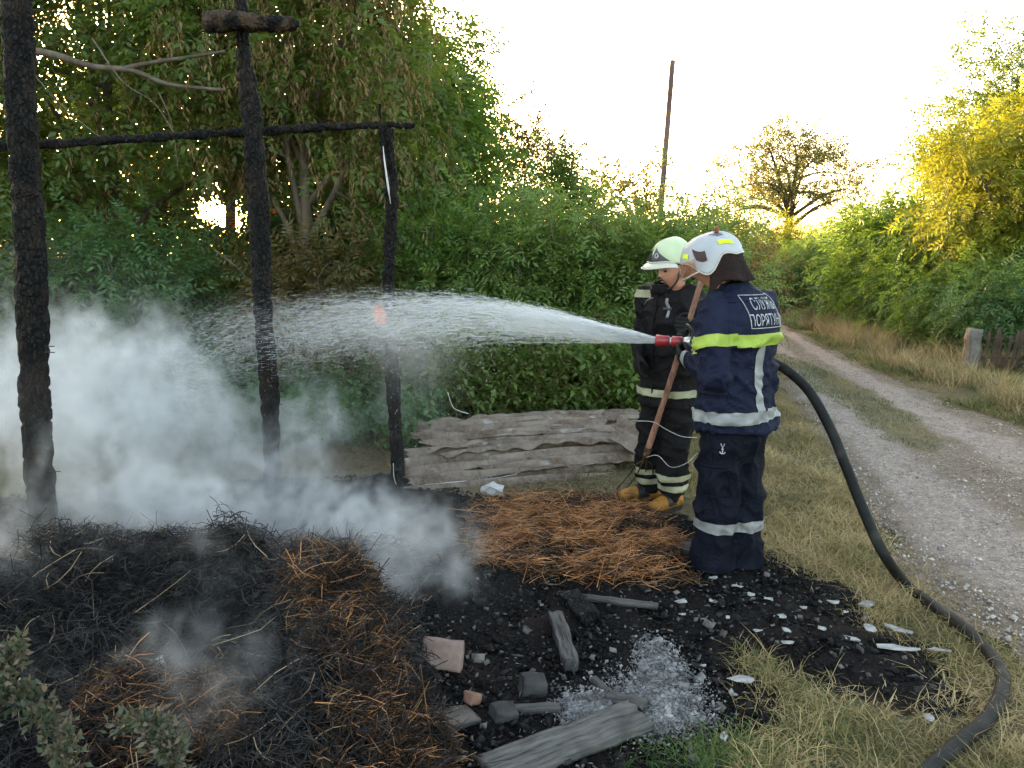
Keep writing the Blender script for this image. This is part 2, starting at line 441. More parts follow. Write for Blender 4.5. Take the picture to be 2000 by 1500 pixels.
blades('green_grass', q2[:34000], .055, .004, 1.3, mix_grass_m, 'greenish grass tufts on the verge near the hose', droop=1.2)
# bright green tuft at the bottom of the view, beside the ash
c = on_ground(1410, 1475); q3 = np.c_[rng.normal(c.x + .02, .13, 2300), rng.normal(c.y, .07, 2300)]
blades('grass_tuft', q3, .055, .0032, 1.7, green_grass_m, 'bright green grass tuft in front of the ash', droop=1.1)
# grass down the middle of the track
q4 = sample_poly(STRIP, 34000, .06); dd = poly_sd(STRIP, q4[:, 0], q4[:, 1]) + (fbm(q4[:, 0] * 4, q4[:, 1] * 4, 3) - .5) * .3
q4 = q4[dd < .02]
blades('track_grass', q4[:26000], .045, .006, 1.4, mix_grass_m, 'low grass strip down the middle of the track', zoff=.0, droop=1.2)
# tall dry grass beyond the track
P_FAR = [G2(1990, 828), G2(1900, 800), G2(1820, 768), G2(1740, 731), G2(1660, 696), G2(1600, 664), G2(1540, 635), G2(1490, 603), (13, 30), (12.2, 24), (9.7, 17.5), (8.4, 13.5), (7.8, 11), (7.5, 7.4)]
q5 = sample_poly(P_FAR, 110000, .05)
dens = fbm(q5[:, 0] * 1.1 + 4, q5[:, 1] * 1.1, 4); q5 = q5[rng.random(len(q5)) < sstep(.28, .55, dens)]
rdist = poly_sd(ROAD_POLY, q5[:, 0], q5[:, 1])
far_ = (q5[:, 1] > 11.3) | (q5[:, 0] < 6.2)
blades('tall_dry_grass', q5[(rdist > .30) & far_][:44000], .27, .008, .85, tan_grass_m, 'tall tan dry grass between the track and the right-hand shrubs', droop=.9)
blades('roadside_grass', q5[(rdist <= .7) | ~far_][:24000], .10, .008, 1.3, mix_grass_m, 'short grass along the right edge of the track', droop=1.3)
# litter of dry stalks in front of the sheet stack and behind the burn
P_BACK = [G2(560, 925), G2(830, 915), G2(960, 950), G2(1290, 985), G2(1330, 900), G2(1300, 850), (2.2, 8.5), (-4.5, 8.5), (-4.5, 6)]
q6 = sample_poly(P_BACK, 26000)
blades('dead_stalks', q6, .10, .006, 2.2, grass_mat('dead_stalk', (.06, .05, .03), (.15, .11, .06), (.28, .21, .12)), 'dead stalks littering the ground around the roofing sheets', droop=1.6)
# ================================================================== TREES AND SHRUBS
def leaf_quads(L):
    """list of (base, dir, normal, length, width) -> folded diamond leaves"""
    V = []
    for b, d, nn, ln, wd in L:
        b, d, nn = Vector(b), Vector(d).normalized(), Vector(nn)
        s = d.cross(nn).normalized(); up = s.cross(d)
        m = b + d * ln * .42
        V += [b, m + s * wd * .5 + up * wd * .18, b + d * ln - up * ln * .10, m - s * wd * .5 + up * wd * .18]
    return np.array([tuple(v) for v in V]), np.arange(len(V)).reshape(-1, 4)
def sprig_compound(n=7, ln=.085, wd=.034, rach=.20, seed=1):
    r = random.Random(seed); L = []
    for k in range(n // 2):
        x = rach * (k + 1) / (n // 2 + .6); z = -.35 * x * x / rach
        for s in (1, -1):
            d = (.55 + r.uniform(-.15, .15), s * (1 + r.uniform(-.1, .1)), -.25 + r.uniform(-.25, .2))
            L.append(((x, 0, z), d, (r.uniform(-.3, .3), r.uniform(-.3, .3), 1), ln * r.uniform(.8, 1.15), wd * r.uniform(.85, 1.15)))
    L.append(((rach, 0, -.35 * rach), (1, r.uniform(-.2, .2), -.5), (0, 0, 1), ln * 1.1, wd * 1.1))
    return leaf_quads(L)
def sprig_simple(n=8, ln=.06, wd=.034, rach=.22, seed=1):
    r = random.Random(seed); L = []
    for k in range(n):
        x = rach * (k + .5) / n; a = k * 2.4 + r.uniform(-.4, .4)
        d = (.6, math.cos(a), math.sin(a) * .6 - .15)
        L.append(((x, 0, 0), d, (r.uniform(-.4, .4), r.uniform(-.4, .4), 1), ln * r.uniform(.75, 1.2), wd * r.uniform(.8, 1.2)))
    return leaf_quads(L)
def sprig_hang(n=10, ln=.050, wd=.014, seed=1):
    """a hanging bunch of winged seeds"""
    r = random.Random(seed); L = []
    for k in range(n):
        x = .02 + .20 * k / n
        L.append(((x, r.uniform(-.02, .02), r.uniform(-.02, .02)), (1, r.uniform(-.5, .5), r.uniform(-.5, .5)), (r.uniform(-1, 1), r.uniform(-1, 1), r.uniform(-1, 1)), ln * r.uniform(.8, 1.4), wd * r.uniform(.7, 1.3)))
    return leaf_quads(L)
bark_m = surface('bark', (.055, .042, .030), (.13, .10, .075), 8, .9, .6, 30, stretch=(1, 1, .25))
twig_m = surface('twig_bark', (.07, .055, .035), (.14, .11, .075), 10, .9, .4, 40)

SUN_SPOT = Vector((0, 0, CAM_H)) + SUN_DIR * (9.5 / SUN_DIR.y)
GAPS = [(SUN_SPOT, SUN_DIR, .23), (SUN_SPOT + Vector((.26, 0, -.22)), SUN_DIR, .18), (at(360, 120, 9.5), SUN_DIR, .16), (at(390, 255, 9.5), SUN_DIR, .15), (at(335, 455, 9.5), SUN_DIR, .08)]   # openings between the crowns towards the low sun
def keep_gaps(pos):
    k = np.ones(len(pos), bool)
    for p, d, r in GAPS:
        w_ = pos - np.array(p)[None]; dd = np.array(d)
        w_ = w_ - (w_ @ dd)[:, None] * dd[None]
        dist = np.sqrt(w_[:, 0] ** 2 + w_[:, 1] ** 2 + (w_[:, 2] * 1.5) ** 2)
        r = r * np.maximum(1.0, pos[:, 1] / 9.5) ** 1.6
        k &= ~((dist < r) & (rng.random(len(pos)) < np.where(r > .18, 1.0, .88)))
    return k
def plant(name, label, cat, loc, crown_c, crown_r, mat, sprig, clumps=90, per=26, clump_r=.28, scale=1.0, trunk_r=.09, limbs=9,
          stems=1, shoots=0, group=None, droop=.25, lump=.35, shell=.45, seeds=None, trunk_curve=.15, gaps=False, bark=bark_m, stem_start=.25, low=-1.0):
    """tree or shrub: trunk(s), limbs and a crown of leaf sprigs carried at the branch ends. loc = foot, crown_c relative to it"""
    loc = Vector((loc[0], loc[1], Hz(loc[0], loc[1]) - .03))
    root = empty(name, loc); tag(root, label, cat, group)
    C = np.array(crown_c, float); Rd = np.array(crown_r, float)
    # clump targets in a lumpy ellipsoid
    d = rand_dirs(clumps * 3); d = d[d[:, 2] > low][:clumps]
    ph = rng.random(6) * 6.28
    lob = 1 + lump * (np.sin(d[:, 0] * 5 + ph[0]) * np.sin(d[:, 1] * 5 + ph[1]) + .6 * np.sin(d[:, 2] * 7 + ph[2] + d[:, 0] * 4)) * .7
    rr = (shell + (1 - shell) * rng.random(len(d)) ** .6) * lob
    T = C + d * rr[:, None] * Rd
    T = T[T[:, 2] > .05]
    tr = MB(); br = MB(); segs = []
    for s in range(stems):
        a = s * 6.283 / stems + rng.random()
        base = Vector((0, 0, 0)) if stems == 1 else Vector((math.cos(a) * .12 * Rd[0], math.sin(a) * .12 * Rd[1], 0))
        top = Vector(C) + Vector((0, 0, Rd[2] * .45)) if stems == 1 else Vector(C) + Vector((math.cos(a) * Rd[0] * .5, math.sin(a) * Rd[1] * .5, Rd[2] * random.uniform(.2, .6)))
        mid = base.lerp(top, .5) + Vector((random.uniform(-1, 1), random.uniform(-1, 1), 0)) * trunk_curve
        pts = spline([base, mid, top], 12)
        rads = [max(.008, trunk_r * (1 - .85 * (i / 11)) / (1 if stems == 1 else 1.6)) * (1.35 if i == 0 else 1) for i in range(12)]
        tr.tube(pts, rads, 8)
        segs += [(p, r_) for p, r_ in zip(pts[3:], rads[3:])]
        for l in range(max(2, limbs // stems)):
            k = rng.integers(int(12 * stem_start), 11); p0 = pts[k]
            t = Vector(T[rng.integers(len(T))]); e = p0.lerp(t, .75)
            if t.z < p0.z - .4 * Rd[2]: e.z = p0.z
            m_ = p0.lerp(e, .5) + Vector((random.uniform(-.15, .15), random.uniform(-.15, .15), .12 * (e - p0).length))
            lp = spline([p0, m_, e], 7); r0 = rads[k] * .6
            br.tube(lp, [max(.005, r0 * (1 - .75 * i / 6)) for i in range(7)], 6)
            segs += [(p, max(.005, r0 * (1 - .75 * i / 6))) for i, p in enumerate(lp)][1:]
    SP = np.array([tuple(p) for p, _ in segs])
    pos = []; dr = []
    for t in T:
        dd = ((SP - t) ** 2).sum(1); k = int(dd.argmin()); s0 = SP[k]
        ln = math.sqrt(dd[k])
        m_ = (s0 + t) / 2 + np.array([random.uniform(-.1, .1) * ln, random.uniform(-.1, .1) * ln, .1 * ln])
        br.tube([s0, m_, t], [min(.02, segs[k][1] * .6), .008, .004], 4, cap=False)
        u = (t - s0) / (ln + 1e-6)
        n1 = max(3, int(per * random.uniform(.55, 1.45)))
        f = rng.random(n1) ** .5
        pp = m_ + (t - m_) * f[:, None] * 1.05 + np.clip(rng.normal(size=(n1, 3)), -1.8, 1.8) * clump_r * np.array([1, 1, .75]) * (.55 + .45 * f[:, None])
        d1 = (pp - t) / clump_r * .5 + u * .7 + rng.normal(size=(n1, 3)) * .45; d1[:, 2] -= droop
        pos.append(pp); dr.append(d1)
    for s in range(shoots):            # young shoots that break the outline
        a = rng.random() * 6.283; q0 = C + np.array([math.cos(a) * Rd[0] * rng.random() * .9, math.sin(a) * Rd[1] * .6, Rd[2] * random.uniform(.25, .7)])
        q1 = q0 + np.array([random.uniform(-.18, .18), random.uniform(-.15, .15), random.uniform(.25, .65) * min(1.2, Rd[2])])
        br.tube([q0, (q0 + q1) / 2 + rng.normal(size=3) * .03, q1], [.009, .006, .003], 4, cap=False)
        n1 = 15; f = np.linspace(.1, 1, n1); pos.append(q0 + (q1 - q0) * f[:, None] + rng.normal(size=(n1, 3)) * .02)
        d1 = rng.normal(size=(n1, 3)); d1[:, 2] = .35 - .3 * rng.random(n1); dr.append(d1)
    pos = np.concatenate(pos); dr = np.concatenate(dr)
    if gaps:
        k = keep_gaps(pos + np.array(loc)); pos, dr = pos[k], dr[k]
    k = pos[:, 2] > .02; pos, dr = pos[k], dr[k]
    roll = np.tile(np.array([[0, 0, 1.0]]), (len(pos), 1)) + rng.normal(size=(len(pos), 3)) * .45
    rot = frames(dr, roll); rot = np.stack([rot[..., 0], rot[..., 1], rot[..., 2]], 2)
    # frames(): b = d x roll, c = b x d ; c points up-ish
    V, F = scatter(sprig[0], sprig[1], pos, rot, scale * (.75 + .5 * rng.random(len(pos))))
    tr.build('trunk' if stems == 1 else 'stems', bark, root, True)
    if br.v: br.build('branches', bark, root, True)
    cr = link('crown', fastmesh('crown', V, F), mat, root); cr['kind'] = 'stuff'
    if seeds:
        sm, frac, zone = seeds
        k = rng.random(len(pos)) < frac
        if zone is not None: k &= zone(pos)
        sp = pos[k]; n = len(sp)
        dn = np.tile(np.array([[0, 0, -1.0]]), (n, 1)) + rng.normal(size=(n, 3)) * .18
        V, F = scatter(*sprig_hang(10), sp, frames(dn), .8 + .8 * rng.random(n))
        sd = link('seed_clusters', fastmesh('seed_clusters', V, F), sm, root); sd['kind'] = 'stuff'
    return root

LM = {
 'elder': leaf_mat('box_elder_leaf', (.040, .075, .016), (.098, .132, .028), (.15, .205, .026), .42, (.18, .12, .05), .04),
 'bright': leaf_mat('bright_leaf', (.042, .10, .020), (.090, .155, .032), (.15, .24, .03), .45),
 'shade': leaf_mat('shade_leaf', (.042, .095, .030), (.085, .150, .050), (.11, .19, .04), .38),
 'hedge': leaf_mat('hedge_leaf', (.075, .135, .034), (.16, .22, .062), (.21, .30, .05), .42),
 'brown': leaf_mat('brownish_leaf', (.06, .06, .022), (.12, .10, .035), (.17, .13, .03), .4, (.16, .10, .04), .25),
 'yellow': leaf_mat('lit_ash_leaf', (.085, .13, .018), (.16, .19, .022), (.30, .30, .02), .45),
 'oak': leaf_mat('far_tree_leaf', (.070, .090, .028), (.125, .130, .04), (.20, .18, .04), .38),
 'sun_halo': leaf_mat('sun_halo_leaf', (.16, .085, .03), (.26, .13, .04), (.55, .22, .035), .6),  # orange halo of the low sun put into the leaf colour and translucency
 'grey': leaf_mat('greygreen_leaf', (.07, .10, .05), (.13, .15, .08), (.14, .18, .08), .3),
}
seed_m = leaf_mat('maple_keys', (.17, .115, .045), (.30, .21, .09), (.32, .21, .075), .40)
SPc = sprig_compound(7, .10, .042, .22); SPa = sprig_compound(9, .085, .028, .24, 3)
SPs = sprig_simple(8, .065, .036); SPn = sprig_simple(9, .075, .03, .2, 5); SPl = sprig_simple(6, .10, .075, .26, 7)

G_L = 'trees behind the burnt posts'
plant('box_elder', 'leafy green tree behind the thick left-hand charred post', 'tree', (-5.1, 10.2), (0, 0, 3.9), (2.5, 1.7, 2.9), LM['elder'], SPc, 190, 32, .34, 1.0, .13, 14, group=G_L, gaps=True, seeds=(seed_m, .16, None), low=-.8)
plant('box_elder', 'tree hung with brown seed bunches behind the middle charred post', 'tree', (-2.5, 9.6), (.1, 0, 3.9), (1.75, 1.3, 2.4), LM['elder'], SPc, 150, 26, .30, 1.0, .12, 12, group=G_L, gaps=True, seeds=(seed_m, .85, lambda p: (p[:, 0] > -1.1) & (p[:, 1] < .4)), low=-.75)
plant('box_elder', 'bright green tree to the right of the right-hand charred post', 'tree', (-1.35, 12.2), (0, 0, 3.2), (1.25, 1.1, 2.1), LM['bright'], SPc, 120, 24, .28, 1.0, .10, 10, shoots=16, group=G_L)
plant('box_elder', 'dark leafy tree at the left edge of the view', 'tree', (-7.2, 9.4), (.1, 0, 3.4), (1.9, 1.6, 3.0), LM['elder'], SPc, 110, 28, .34, 1.0, .12, 9, group=G_L)
plant('box_elder', 'tall tree further back between the left and middle charred posts', 'tree', (-5.6, 15.5), (.6, 0, 4.6), (3.0, 1.8, 2.7), LM['elder'], SPc, 130, 22, .45, 1.35, .16, 10, group=G_L, gaps=True, low=-.7)
plant('box_elder', 'tall tree further back behind the right-hand charred post', 'tree', (-2.3, 16.5), (0, 0, 4.2), (2.0, 1.6, 2.9), LM['bright'], SPc, 120, 22, .42, 1.3, .14, 10, group=G_L, gaps=True)
plant('small_tree', 'small brownish bush rising above the hedge left of the utility pole', 'tree', (.25, 15.5), (0, 0, 2.75), (1.05, .9, 1.6), LM['brown'], SPs, 90, 22, .25, 1.1, .07, 9, shoots=14, group=G_L)
plant('small_tree', 'green bush at the end of the tree row below the white sky', 'tree', (1.0, 14.2), (0, 0, 2.1), (.75, .8, 1.4), LM['bright'], SPs, 60, 20, .24, 1.1, .06, 8, shoots=14, group=G_L)
for (x, y, zc, rx, rz_, lab) in [(-9.5, 20.5, 4.2, 2.6, 3.2, 'tall background tree furthest left behind the row'), (-5.9, 21.5, 4.6, 2.3, 3.0, 'tall background tree behind the gap where the sun shows'), (-3.0, 21.0, 4.4, 2.1, 3.0, 'tall background tree behind the seed-hung tree')]:
    plant('background_tree', lab, 'tree', (x, y), (0, 0, zc), (rx, 1.3, rz_), LM['elder'], SPc, 120, 20, .5, 1.9, .15, 9, group=G_L, gaps=True)
# hedge shrubs
G_H = 'shrubs along the hedge behind the water jet'
for (x, y, hx, hz, m, lab) in [
    (-.75, 9.4, .95, 1.25, 'bright', 'light green shrub just right of the right-hand charred post'),
    (.15, 9.0, .85, 1.15, 'hedge', 'leafy hedge shrub above the left part of the roofing sheets'),
    (.95, 9.3, .85, 1.15, 'hedge', 'leafy hedge shrub above the right part of the roofing sheets'),
    (1.75, 9.2, .85, 1.1, 'hedge', 'hedge shrub directly behind the firefighter holding the pitchfork'),
    (.5, 11.3, 1.2, 1.12, 'hedge', 'taller hedge shrub rising behind the front hedge row'),
    (2.5, 11.6, 1.2, 1.2, 'hedge', 'hedge shrub behind both firefighters\' helmets'),
    (3.4, 13.5, 1.1, 1.15, 'brown', 'yellowish shrub hidden behind the front firefighter')]:
    plant('hedge_shrub', lab, 'shrub', (x, y), (0, 0, hz * .95), (hx, .8, hz), LM[m], SPa if m == 'hedge' else SPs, 95, 21, .26, .95, .04, 10, stems=4, shoots=16, group=G_H, lump=.5)
# undergrowth under the big trees
G_U = 'shrubs under the tall trees'
for (x, y, hx, hz, m, lab) in [
    (-5.7, 8.3, 1.1, 1.15, 'elder', 'brownish shrub left of the thick left-hand charred post'),
    (-4.3, 8.5, 1.0, 1.05, 'shade', 'dense green shrub just right of the left-hand charred post'),
    (-3.55, 8.9, .75, .72, 'shade', 'low shrub under the setting sun'),
    (-2.15, 8.8, .8, .95, 'brown', 'brownish shrub between the middle and right-hand charred posts'),
    (-1.45, 9.0, .6, .9, 'elder', 'small green shrub behind the right-hand charred post')]:
    plant('undergrowth_shrub', lab, 'shrub', (x, y), (0, 0, hz * .95), (hx, .8, hz), LM[m], SPa, 90, 26, .24, .95, .04, 10, stems=4, group=G_U, gaps=True)
# thicket further back that closes the view under the tall crowns
for (x, y, hx, hz, m, lab) in [
    (-8.2, 13.0, 1.6, 1.75, 'elder', 'thicket bush furthest left behind the tall trees'),
    (-6.1, 13.4, 1.5, 1.65, 'elder', 'thicket bush left of the sun behind the tall trees'),
    (-4.4, 13.8, 1.2, 1.30, 'sun_halo', 'thicket bush in front of the sun'),
    (-3.1, 13.2, 1.3, 1.6, 'shade', 'thicket bush just right of the sun behind the middle post'),
    (-1.6, 13.6, 1.2, 1.5, 'elder', 'thicket bush behind the right-hand charred post and bright tree')]:
    plant('thicket_bush', lab, 'bush', (x, y), (0, 0, hz * .95), (hx, .8, hz), LM[m], SPa, 95, 28, .32, 1.3, .04, 10, stems=4, group='thicket closing the view under the crowns', gaps=True)
# saplings with sparse large leaves against the sky
G_S = 'sparse saplings against the white sky'
for (u, Y, top, hx, lab) in [(1150, 17, 300, .75, 'tallest sparse sapling left of the utility pole'), (1205, 17.5, 335, .7, 'sparse sapling midway between hedge end and utility pole'),
                             (1262, 18, 385, .7, 'low sparse sapling at the foot of the utility pole'), (1345, 19, 400, .8, 'low sparse sapling right of the utility pole')]:
    p = at(u, top, Y)
    plant('sapling', lab, 'sapling', (p.x, Y), (0, 0, p.z * .62), (hx, .6, p.z * .44), LM['oak'], SPl, 42, 9, .22, 1.0, .035, 8, stems=2, group=G_S, lump=.5)
for (u, Y, top, hx, lab) in [(1420, 25, 450, 1.6, 'dark bush on the skyline behind the front firefighter\'s helmet'), (1300, 24, 455, 1.8, 'low bush on the skyline behind the pitchfork firefighter'), (1120, 23, 430, 1.8, 'low bush on the skyline at the end of the hedge')]:
    p = at(u, top, Y)
    plant('skyline_bush', lab, 'bush', (p.x, Y), (0, 0, p.z * .5), (hx, 1.0, p.z * .5), LM['oak'], SPs, 80, 22, .3, 1.5, .05, 8, stems=4, group='bushes on the skyline')
# right side
G_R = 'trees and shrubs right of the track'
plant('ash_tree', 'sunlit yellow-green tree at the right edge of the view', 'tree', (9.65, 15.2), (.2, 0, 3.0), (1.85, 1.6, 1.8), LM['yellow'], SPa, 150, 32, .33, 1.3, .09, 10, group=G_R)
plant('ash_tree', 'tall darker tree behind the sunlit one at the right edge', 'tree', (13.2, 20.5), (.2, 0, 4.4), (3.0, 2.0, 2.9), LM['elder'], SPs, 210, 26, .42, 1.7, .13, 12, group=G_R)
for (u, Y, top, hx, m, lab) in [
    (1765, 18.5, 385, 1.3, 'bright', 'tall green shrub left of the sunlit right-hand tree'),
    (1850, 16.2, 400, 1.25, 'bright', 'green shrub directly below the sunlit right-hand tree'),
    (1710, 20.5, 470, 1.1, 'hedge', 'green shrub where the track bends out of sight'),
    (1775, 17.0, 500, 1.1, 'bright', 'low green shrub at the edge of the tall dry grass'),
    (1890, 14.3, 520, 1.15, 'bright', 'broad low shrub above the pale fence post'),
    (1995, 12.6, 540, 1.05, 'shade', 'dark green shrub over the picket fence at the right edge'),
    (1600, 23, 480, 1.2, 'hedge', 'light green bush in front of the lone far tree'),
    (1660, 23, 500, 1.0, 'grey', 'grey-green bush to the right of the lone far tree'),
    (1540, 26, 520, 1.0, 'grey', 'small grey-green bush just right of the front firefighter'),
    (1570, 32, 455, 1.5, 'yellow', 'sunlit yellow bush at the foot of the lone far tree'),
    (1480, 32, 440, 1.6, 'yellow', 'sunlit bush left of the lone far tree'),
    (1665, 36, 425, 2.2, 'oak', 'brown-green bush behind and right of the lone far tree')]:
    p = at(u, top, Y); hz = p.z / 2
    plant('roadside_shrub', lab, 'shrub', (p.x, Y), (0, 0, hz), (hx, hx * .9, hz), LM[m], SPa if m != 'oak' else SPs, 85, 26, .2 * hx + .08, 1.0 if Y < 18 else 1.6, .045, 10, stems=4, shoots=9, group=G_R)
p = at(1545, 252, 38)
plant('lone_tree', 'lone brown-green tree with a visible trunk at the end of the track', 'tree', (p.x - .3, 38), (.7, 0, 5.1), (4.0, 2.6, 3.0), LM['oak'], SPs, 230, 12, .25, 2.1, .34, 26, lump=.35, shell=.35, stem_start=.42, low=-.45)

# low nettles in front of the hedge
def herb(name, label, poly, n, hmin, hmax, mat, sprig, scale):
    q = sample_poly(poly, n); pos = []; dr = []
    for x, y in q:
        h = random.uniform(hmin, hmax); z0 = Hz(x, y); k = max(3, int(h / .055))
        lx, ly = random.uniform(-.15, .15), random.uniform(-.15, .15)
        for i in range(k):
            t = (i + .5) / k
            pos.append((x + lx * t * h, y + ly * t * h, z0 + t * h)); a = random.uniform(0, 6.28)
            dr.append((math.cos(a), math.sin(a), random.uniform(-.3, .5)))
    pos, dr = np.array(pos), np.array(dr)
    roll = np.tile(np.array([[0, 0, 1.0]]), (len(pos), 1)) + rng.normal(size=(len(pos), 3)) * .4
    V, F = scatter(*sprig, pos, frames(dr, roll), scale * (.7 + .6 * rng.random(len(pos))))
    return tag(link(name, fastmesh(name, V, F), mat), label, kind='stuff')
SPh = sprig_simple(4, .085, .04, .12, 9)
herb('nettles', 'knee-high green nettles in front of the hedge behind the roofing sheets', [(-.9, 7.75), (.4, 7.6), (2.4, 7.5), (2.6, 8.8), (-.8, 8.8)], 620, .35, .95, LM['hedge'], SPh, 1.0)
herb('undergrowth', 'low weeds under the trees behind the charred posts', [(-5.6, 7.3), (-3, 7.2), (-.9, 7.6), (-.8, 8.7), (-5.8, 8.5)], 620, .2, .7, LM['shade'], SPh, .95)
herb('ground_weeds', 'sparse weeds on the open ground between the posts and the trees', [(-4.2, 6.4), (-.75, 6.4), (-.6, 7.6), (-4.4, 7.4)], 420, .12, .5, LM['shade'], SPh, .8)
herb('dead_weeds', 'withered brown weed stems standing in front of the hedge', [(-2.4, 7.3), (.2, 7.45), (1.9, 7.45), (1.9, 7.75), (-2.4, 7.9)], 190, .5, 1.25, LM['brown'], sprig_simple(3, .05, .012, .10, 4), .9)
herb('verge_weeds', 'low weeds growing through the tall dry grass', [(7.0, 9.6), (8.0, 10.0), (8.6, 13.5), (10.6, 18.8), (9.4, 18.0), (7.8, 13.6)], 260, .15, .5, LM['grey'], SPh, .9)
# ================================================================== CHARRED POSTS
def char_mat(name, ash=.5, brown=0.0):
    m, N, out = nt(name)
    tc = N('TexCoord').outputs['Object']
    mp = N('Mapping', {0: tc}); mp.inputs['Scale'].default_value = (1.6, 1.6, .8)
    wob = N('TexNoise', {'Vector': tc, 'Scale': 9, 'Detail': 3}).outputs['Color']
    vv = N('VectorMath', {0: mp.outputs[0], 1: N('VectorMath', {0: wob, 3: .06}, operation='SCALE').outputs[0]}, operation='ADD').outputs[0]
    v = N('TexVoronoi', {'Vector': vv, 'Scale': 26.0}, feature='DISTANCE_TO_EDGE').outputs[0]
    nf = N('TexNoise', {'Vector': tc, 'Scale': 60, 'Detail': 6, 'Roughness': .7}).outputs[0]
    nl = N('TexNoise', {'Vector': mp.outputs[0], 'Scale': 7, 'Detail': 5}).outputs[0]
    cell = ramp(N, v, [(.0, 0), (.22, 1)])
    col = mixc(N, cell, (.002, .002, .002), (.009, .0085, .0088))
    col = mixc(N, ramp(N, nf, [(.54, 0), (.76, ash)]), col, (.13, .125, .13))
    if brown: col = mixc(N, ramp(N, nl, [(.45, 0), (.62, brown)]), col, (.07, .045, .03))
    h = N('Math', {0: cell, 1: nf}, operation='ADD').outputs[0]
    bp = N('Bump', {'Strength': .8, 'Distance': .012, 'Height': h})
    p = N('BsdfPrincipled', {'Base Color': col, 'Roughness': .72, 'Specular IOR Level': .12, 'Normal': bp.outputs[0]})
    out(p.outputs[0]); return m
charred = char_mat('charred_wood', .35, .15); charred_brown = char_mat('charred_brown_wood', .3, .8)
def log_mesh(pts, rads, n, sides=22, seed=0, amp=.014, crack=.017):
    mb = MB(); P = spline(pts, n); tR = np.interp(np.linspace(0, 1, n), np.linspace(0, 1, len(rads)), rads)
    mb.tube(P, list(tR), sides)
    out = []
    for i, v in enumerate(mb.v):
        v = Vector(v); c = P[min(i // sides, n - 1)]; d = (v - c)
        k = mnoise.noise(Vector((v.x * 7 + seed, v.y * 7, v.z * 3))) * amp + mnoise.noise(Vector((v.x * 28, v.y * 28 + seed, v.z * 12))) * amp * .5
        cell = mnoise.voronoi(Vector((v.x * 15, v.y * 15, v.z * 9 + seed)))[0]
        k -= crack * max(0, .22 - (cell[1] - cell[0])) / .22
        out.append(tuple(v + d.normalized() * k if d.length > 1e-6 else v))
    mb.v = out; return mb
def charred_log(name, label, pts, rads, n=110, mat=charred, cat='post', group=None, seed=0, amp=.012, parent=None):
    p0 = Vector(pts[0]); mb = log_mesh([Vector(p) - p0 for p in pts], rads, n, seed=seed, amp=amp)
    o = mb.build(name, mat, parent, True); o.location = p0
    for f_ in o.data.polygons: f_.use_smooth = len(f_.vertices) < 5
    if parent is None: tag(o, label, cat, group)
    return o
def child_at(o, mb, name, mat):
    """mesh written in world coordinates, parented to o"""
    L0 = o.location; mb.v = [tuple(Vector(v) - L0) for v in mb.v]
    return mb.build(name, mat, o, True)
iron_m = surface('rusty_iron', (.03, .02, .015), (.09, .05, .03), 30, .7, .3, 60, metal=.6)

G_P = 'charred posts of the burnt shed'
Y1, Y2, Y3 = 4.25, 5.08, 5.58
p1 = charred_log('charred_post', 'thickest charred post, at the left edge of the view', [at(88, 1085, Y1), at(76, 900, Y1), at(68, 800, Y1), at(65, 650, Y1), at(60, 500, Y1), at(46, 300, Y1), at(38, 120, Y1), at(33, -120, Y1)], [.083, .078, .078, .080, .080, .076, .076, .075], 150, group=G_P, seed=1)
for (u, v, l) in ((92, 676, 16), (92, 688, 17), (103, 920, 18)):
    a_ = at(u - 6, v, Y1 - .03); child_at(p1, MB().tube([a_, a_ + Vector((.03 + l * .002, -.01, .0))], .003, 6), 'nail', iron_m)
p2 = charred_log('charred_post', 'charred post carrying a short log across its top', [at(531, 1000, Y2), at(528, 800, Y2), at(520, 700, Y2), at(515, 600, Y2), at(511, 500, Y2), at(506, 400, Y2), at(498, 300, Y2), at(490, 215, Y2), at(484, 160, Y2), at(476, 100, Y2), at(472, 40, Y2), at(468, -60, Y2)],
                 [.054, .060, .064, .064, .068, .072, .070, .066, .050, .044, .040, .036], 150, group=G_P, seed=5)
for (u, v) in ((530, 630), (535, 660), (540, 790)):
    a_ = at(u - 6, v, Y2 - .03); child_at(p2, MB().tube([a_, a_ + Vector((.06, -.01, .004))], .003, 6), 'nail', iron_m)
p3 = charred_log('charred_post', 'slender crooked charred post nearest the water jet nozzle', [at(779, 960, Y3), at(774, 850, Y3), at(768, 750, Y3), at(763, 650, Y3), at(759, 560, Y3), at(762, 480, Y3), at(766, 405, Y3), at(762, 330, Y3), at(757, 252, Y3)],
                 [.052, .052, .050, .048, .046, .049, .046, .044, .046], 110, group=G_P, seed=9)
st = charred_log('charred_stick', 'thin charred stick pointing up beside the slender post', [at(768, 402, Y3 - .07), at(756, 355, Y3 - .07), at(748, 300, Y3 - .07), at(744, 250, Y3 - .07), at(741, 203, Y3 - .07)], [.006, .024, .022, .020, .016], 40, cat='stick', seed=3, amp=.004)
pale_wood = surface('pale_split_wood', (.35, .33, .31), (.55, .52, .50), 20, .6, .2, 60)
child_at(st, MB().tube([at(763, 398, Y3 - .092), at(758, 365, Y3 - .098), at(751, 315, Y3 - .096), at(748, 285, Y3 - .092)], [.003, .008, .006, .002], 6), 'splinter', pale_wood)
charred_log('charred_rail', 'long charred pole running across behind the three posts', [at(-140, 287, Y1 + .02), at(40, 284, Y1 + .16), at(290, 269, Y2 - .2), at(500, 257, Y2 + .12), at(650, 248, Y3 - .1), at(740, 244, Y3 + .04), at(810, 246, Y3 + .12)], [.026, .026, .028, .032, .028, .026, .020], 130, cat='rail', seed=12, amp=.008)
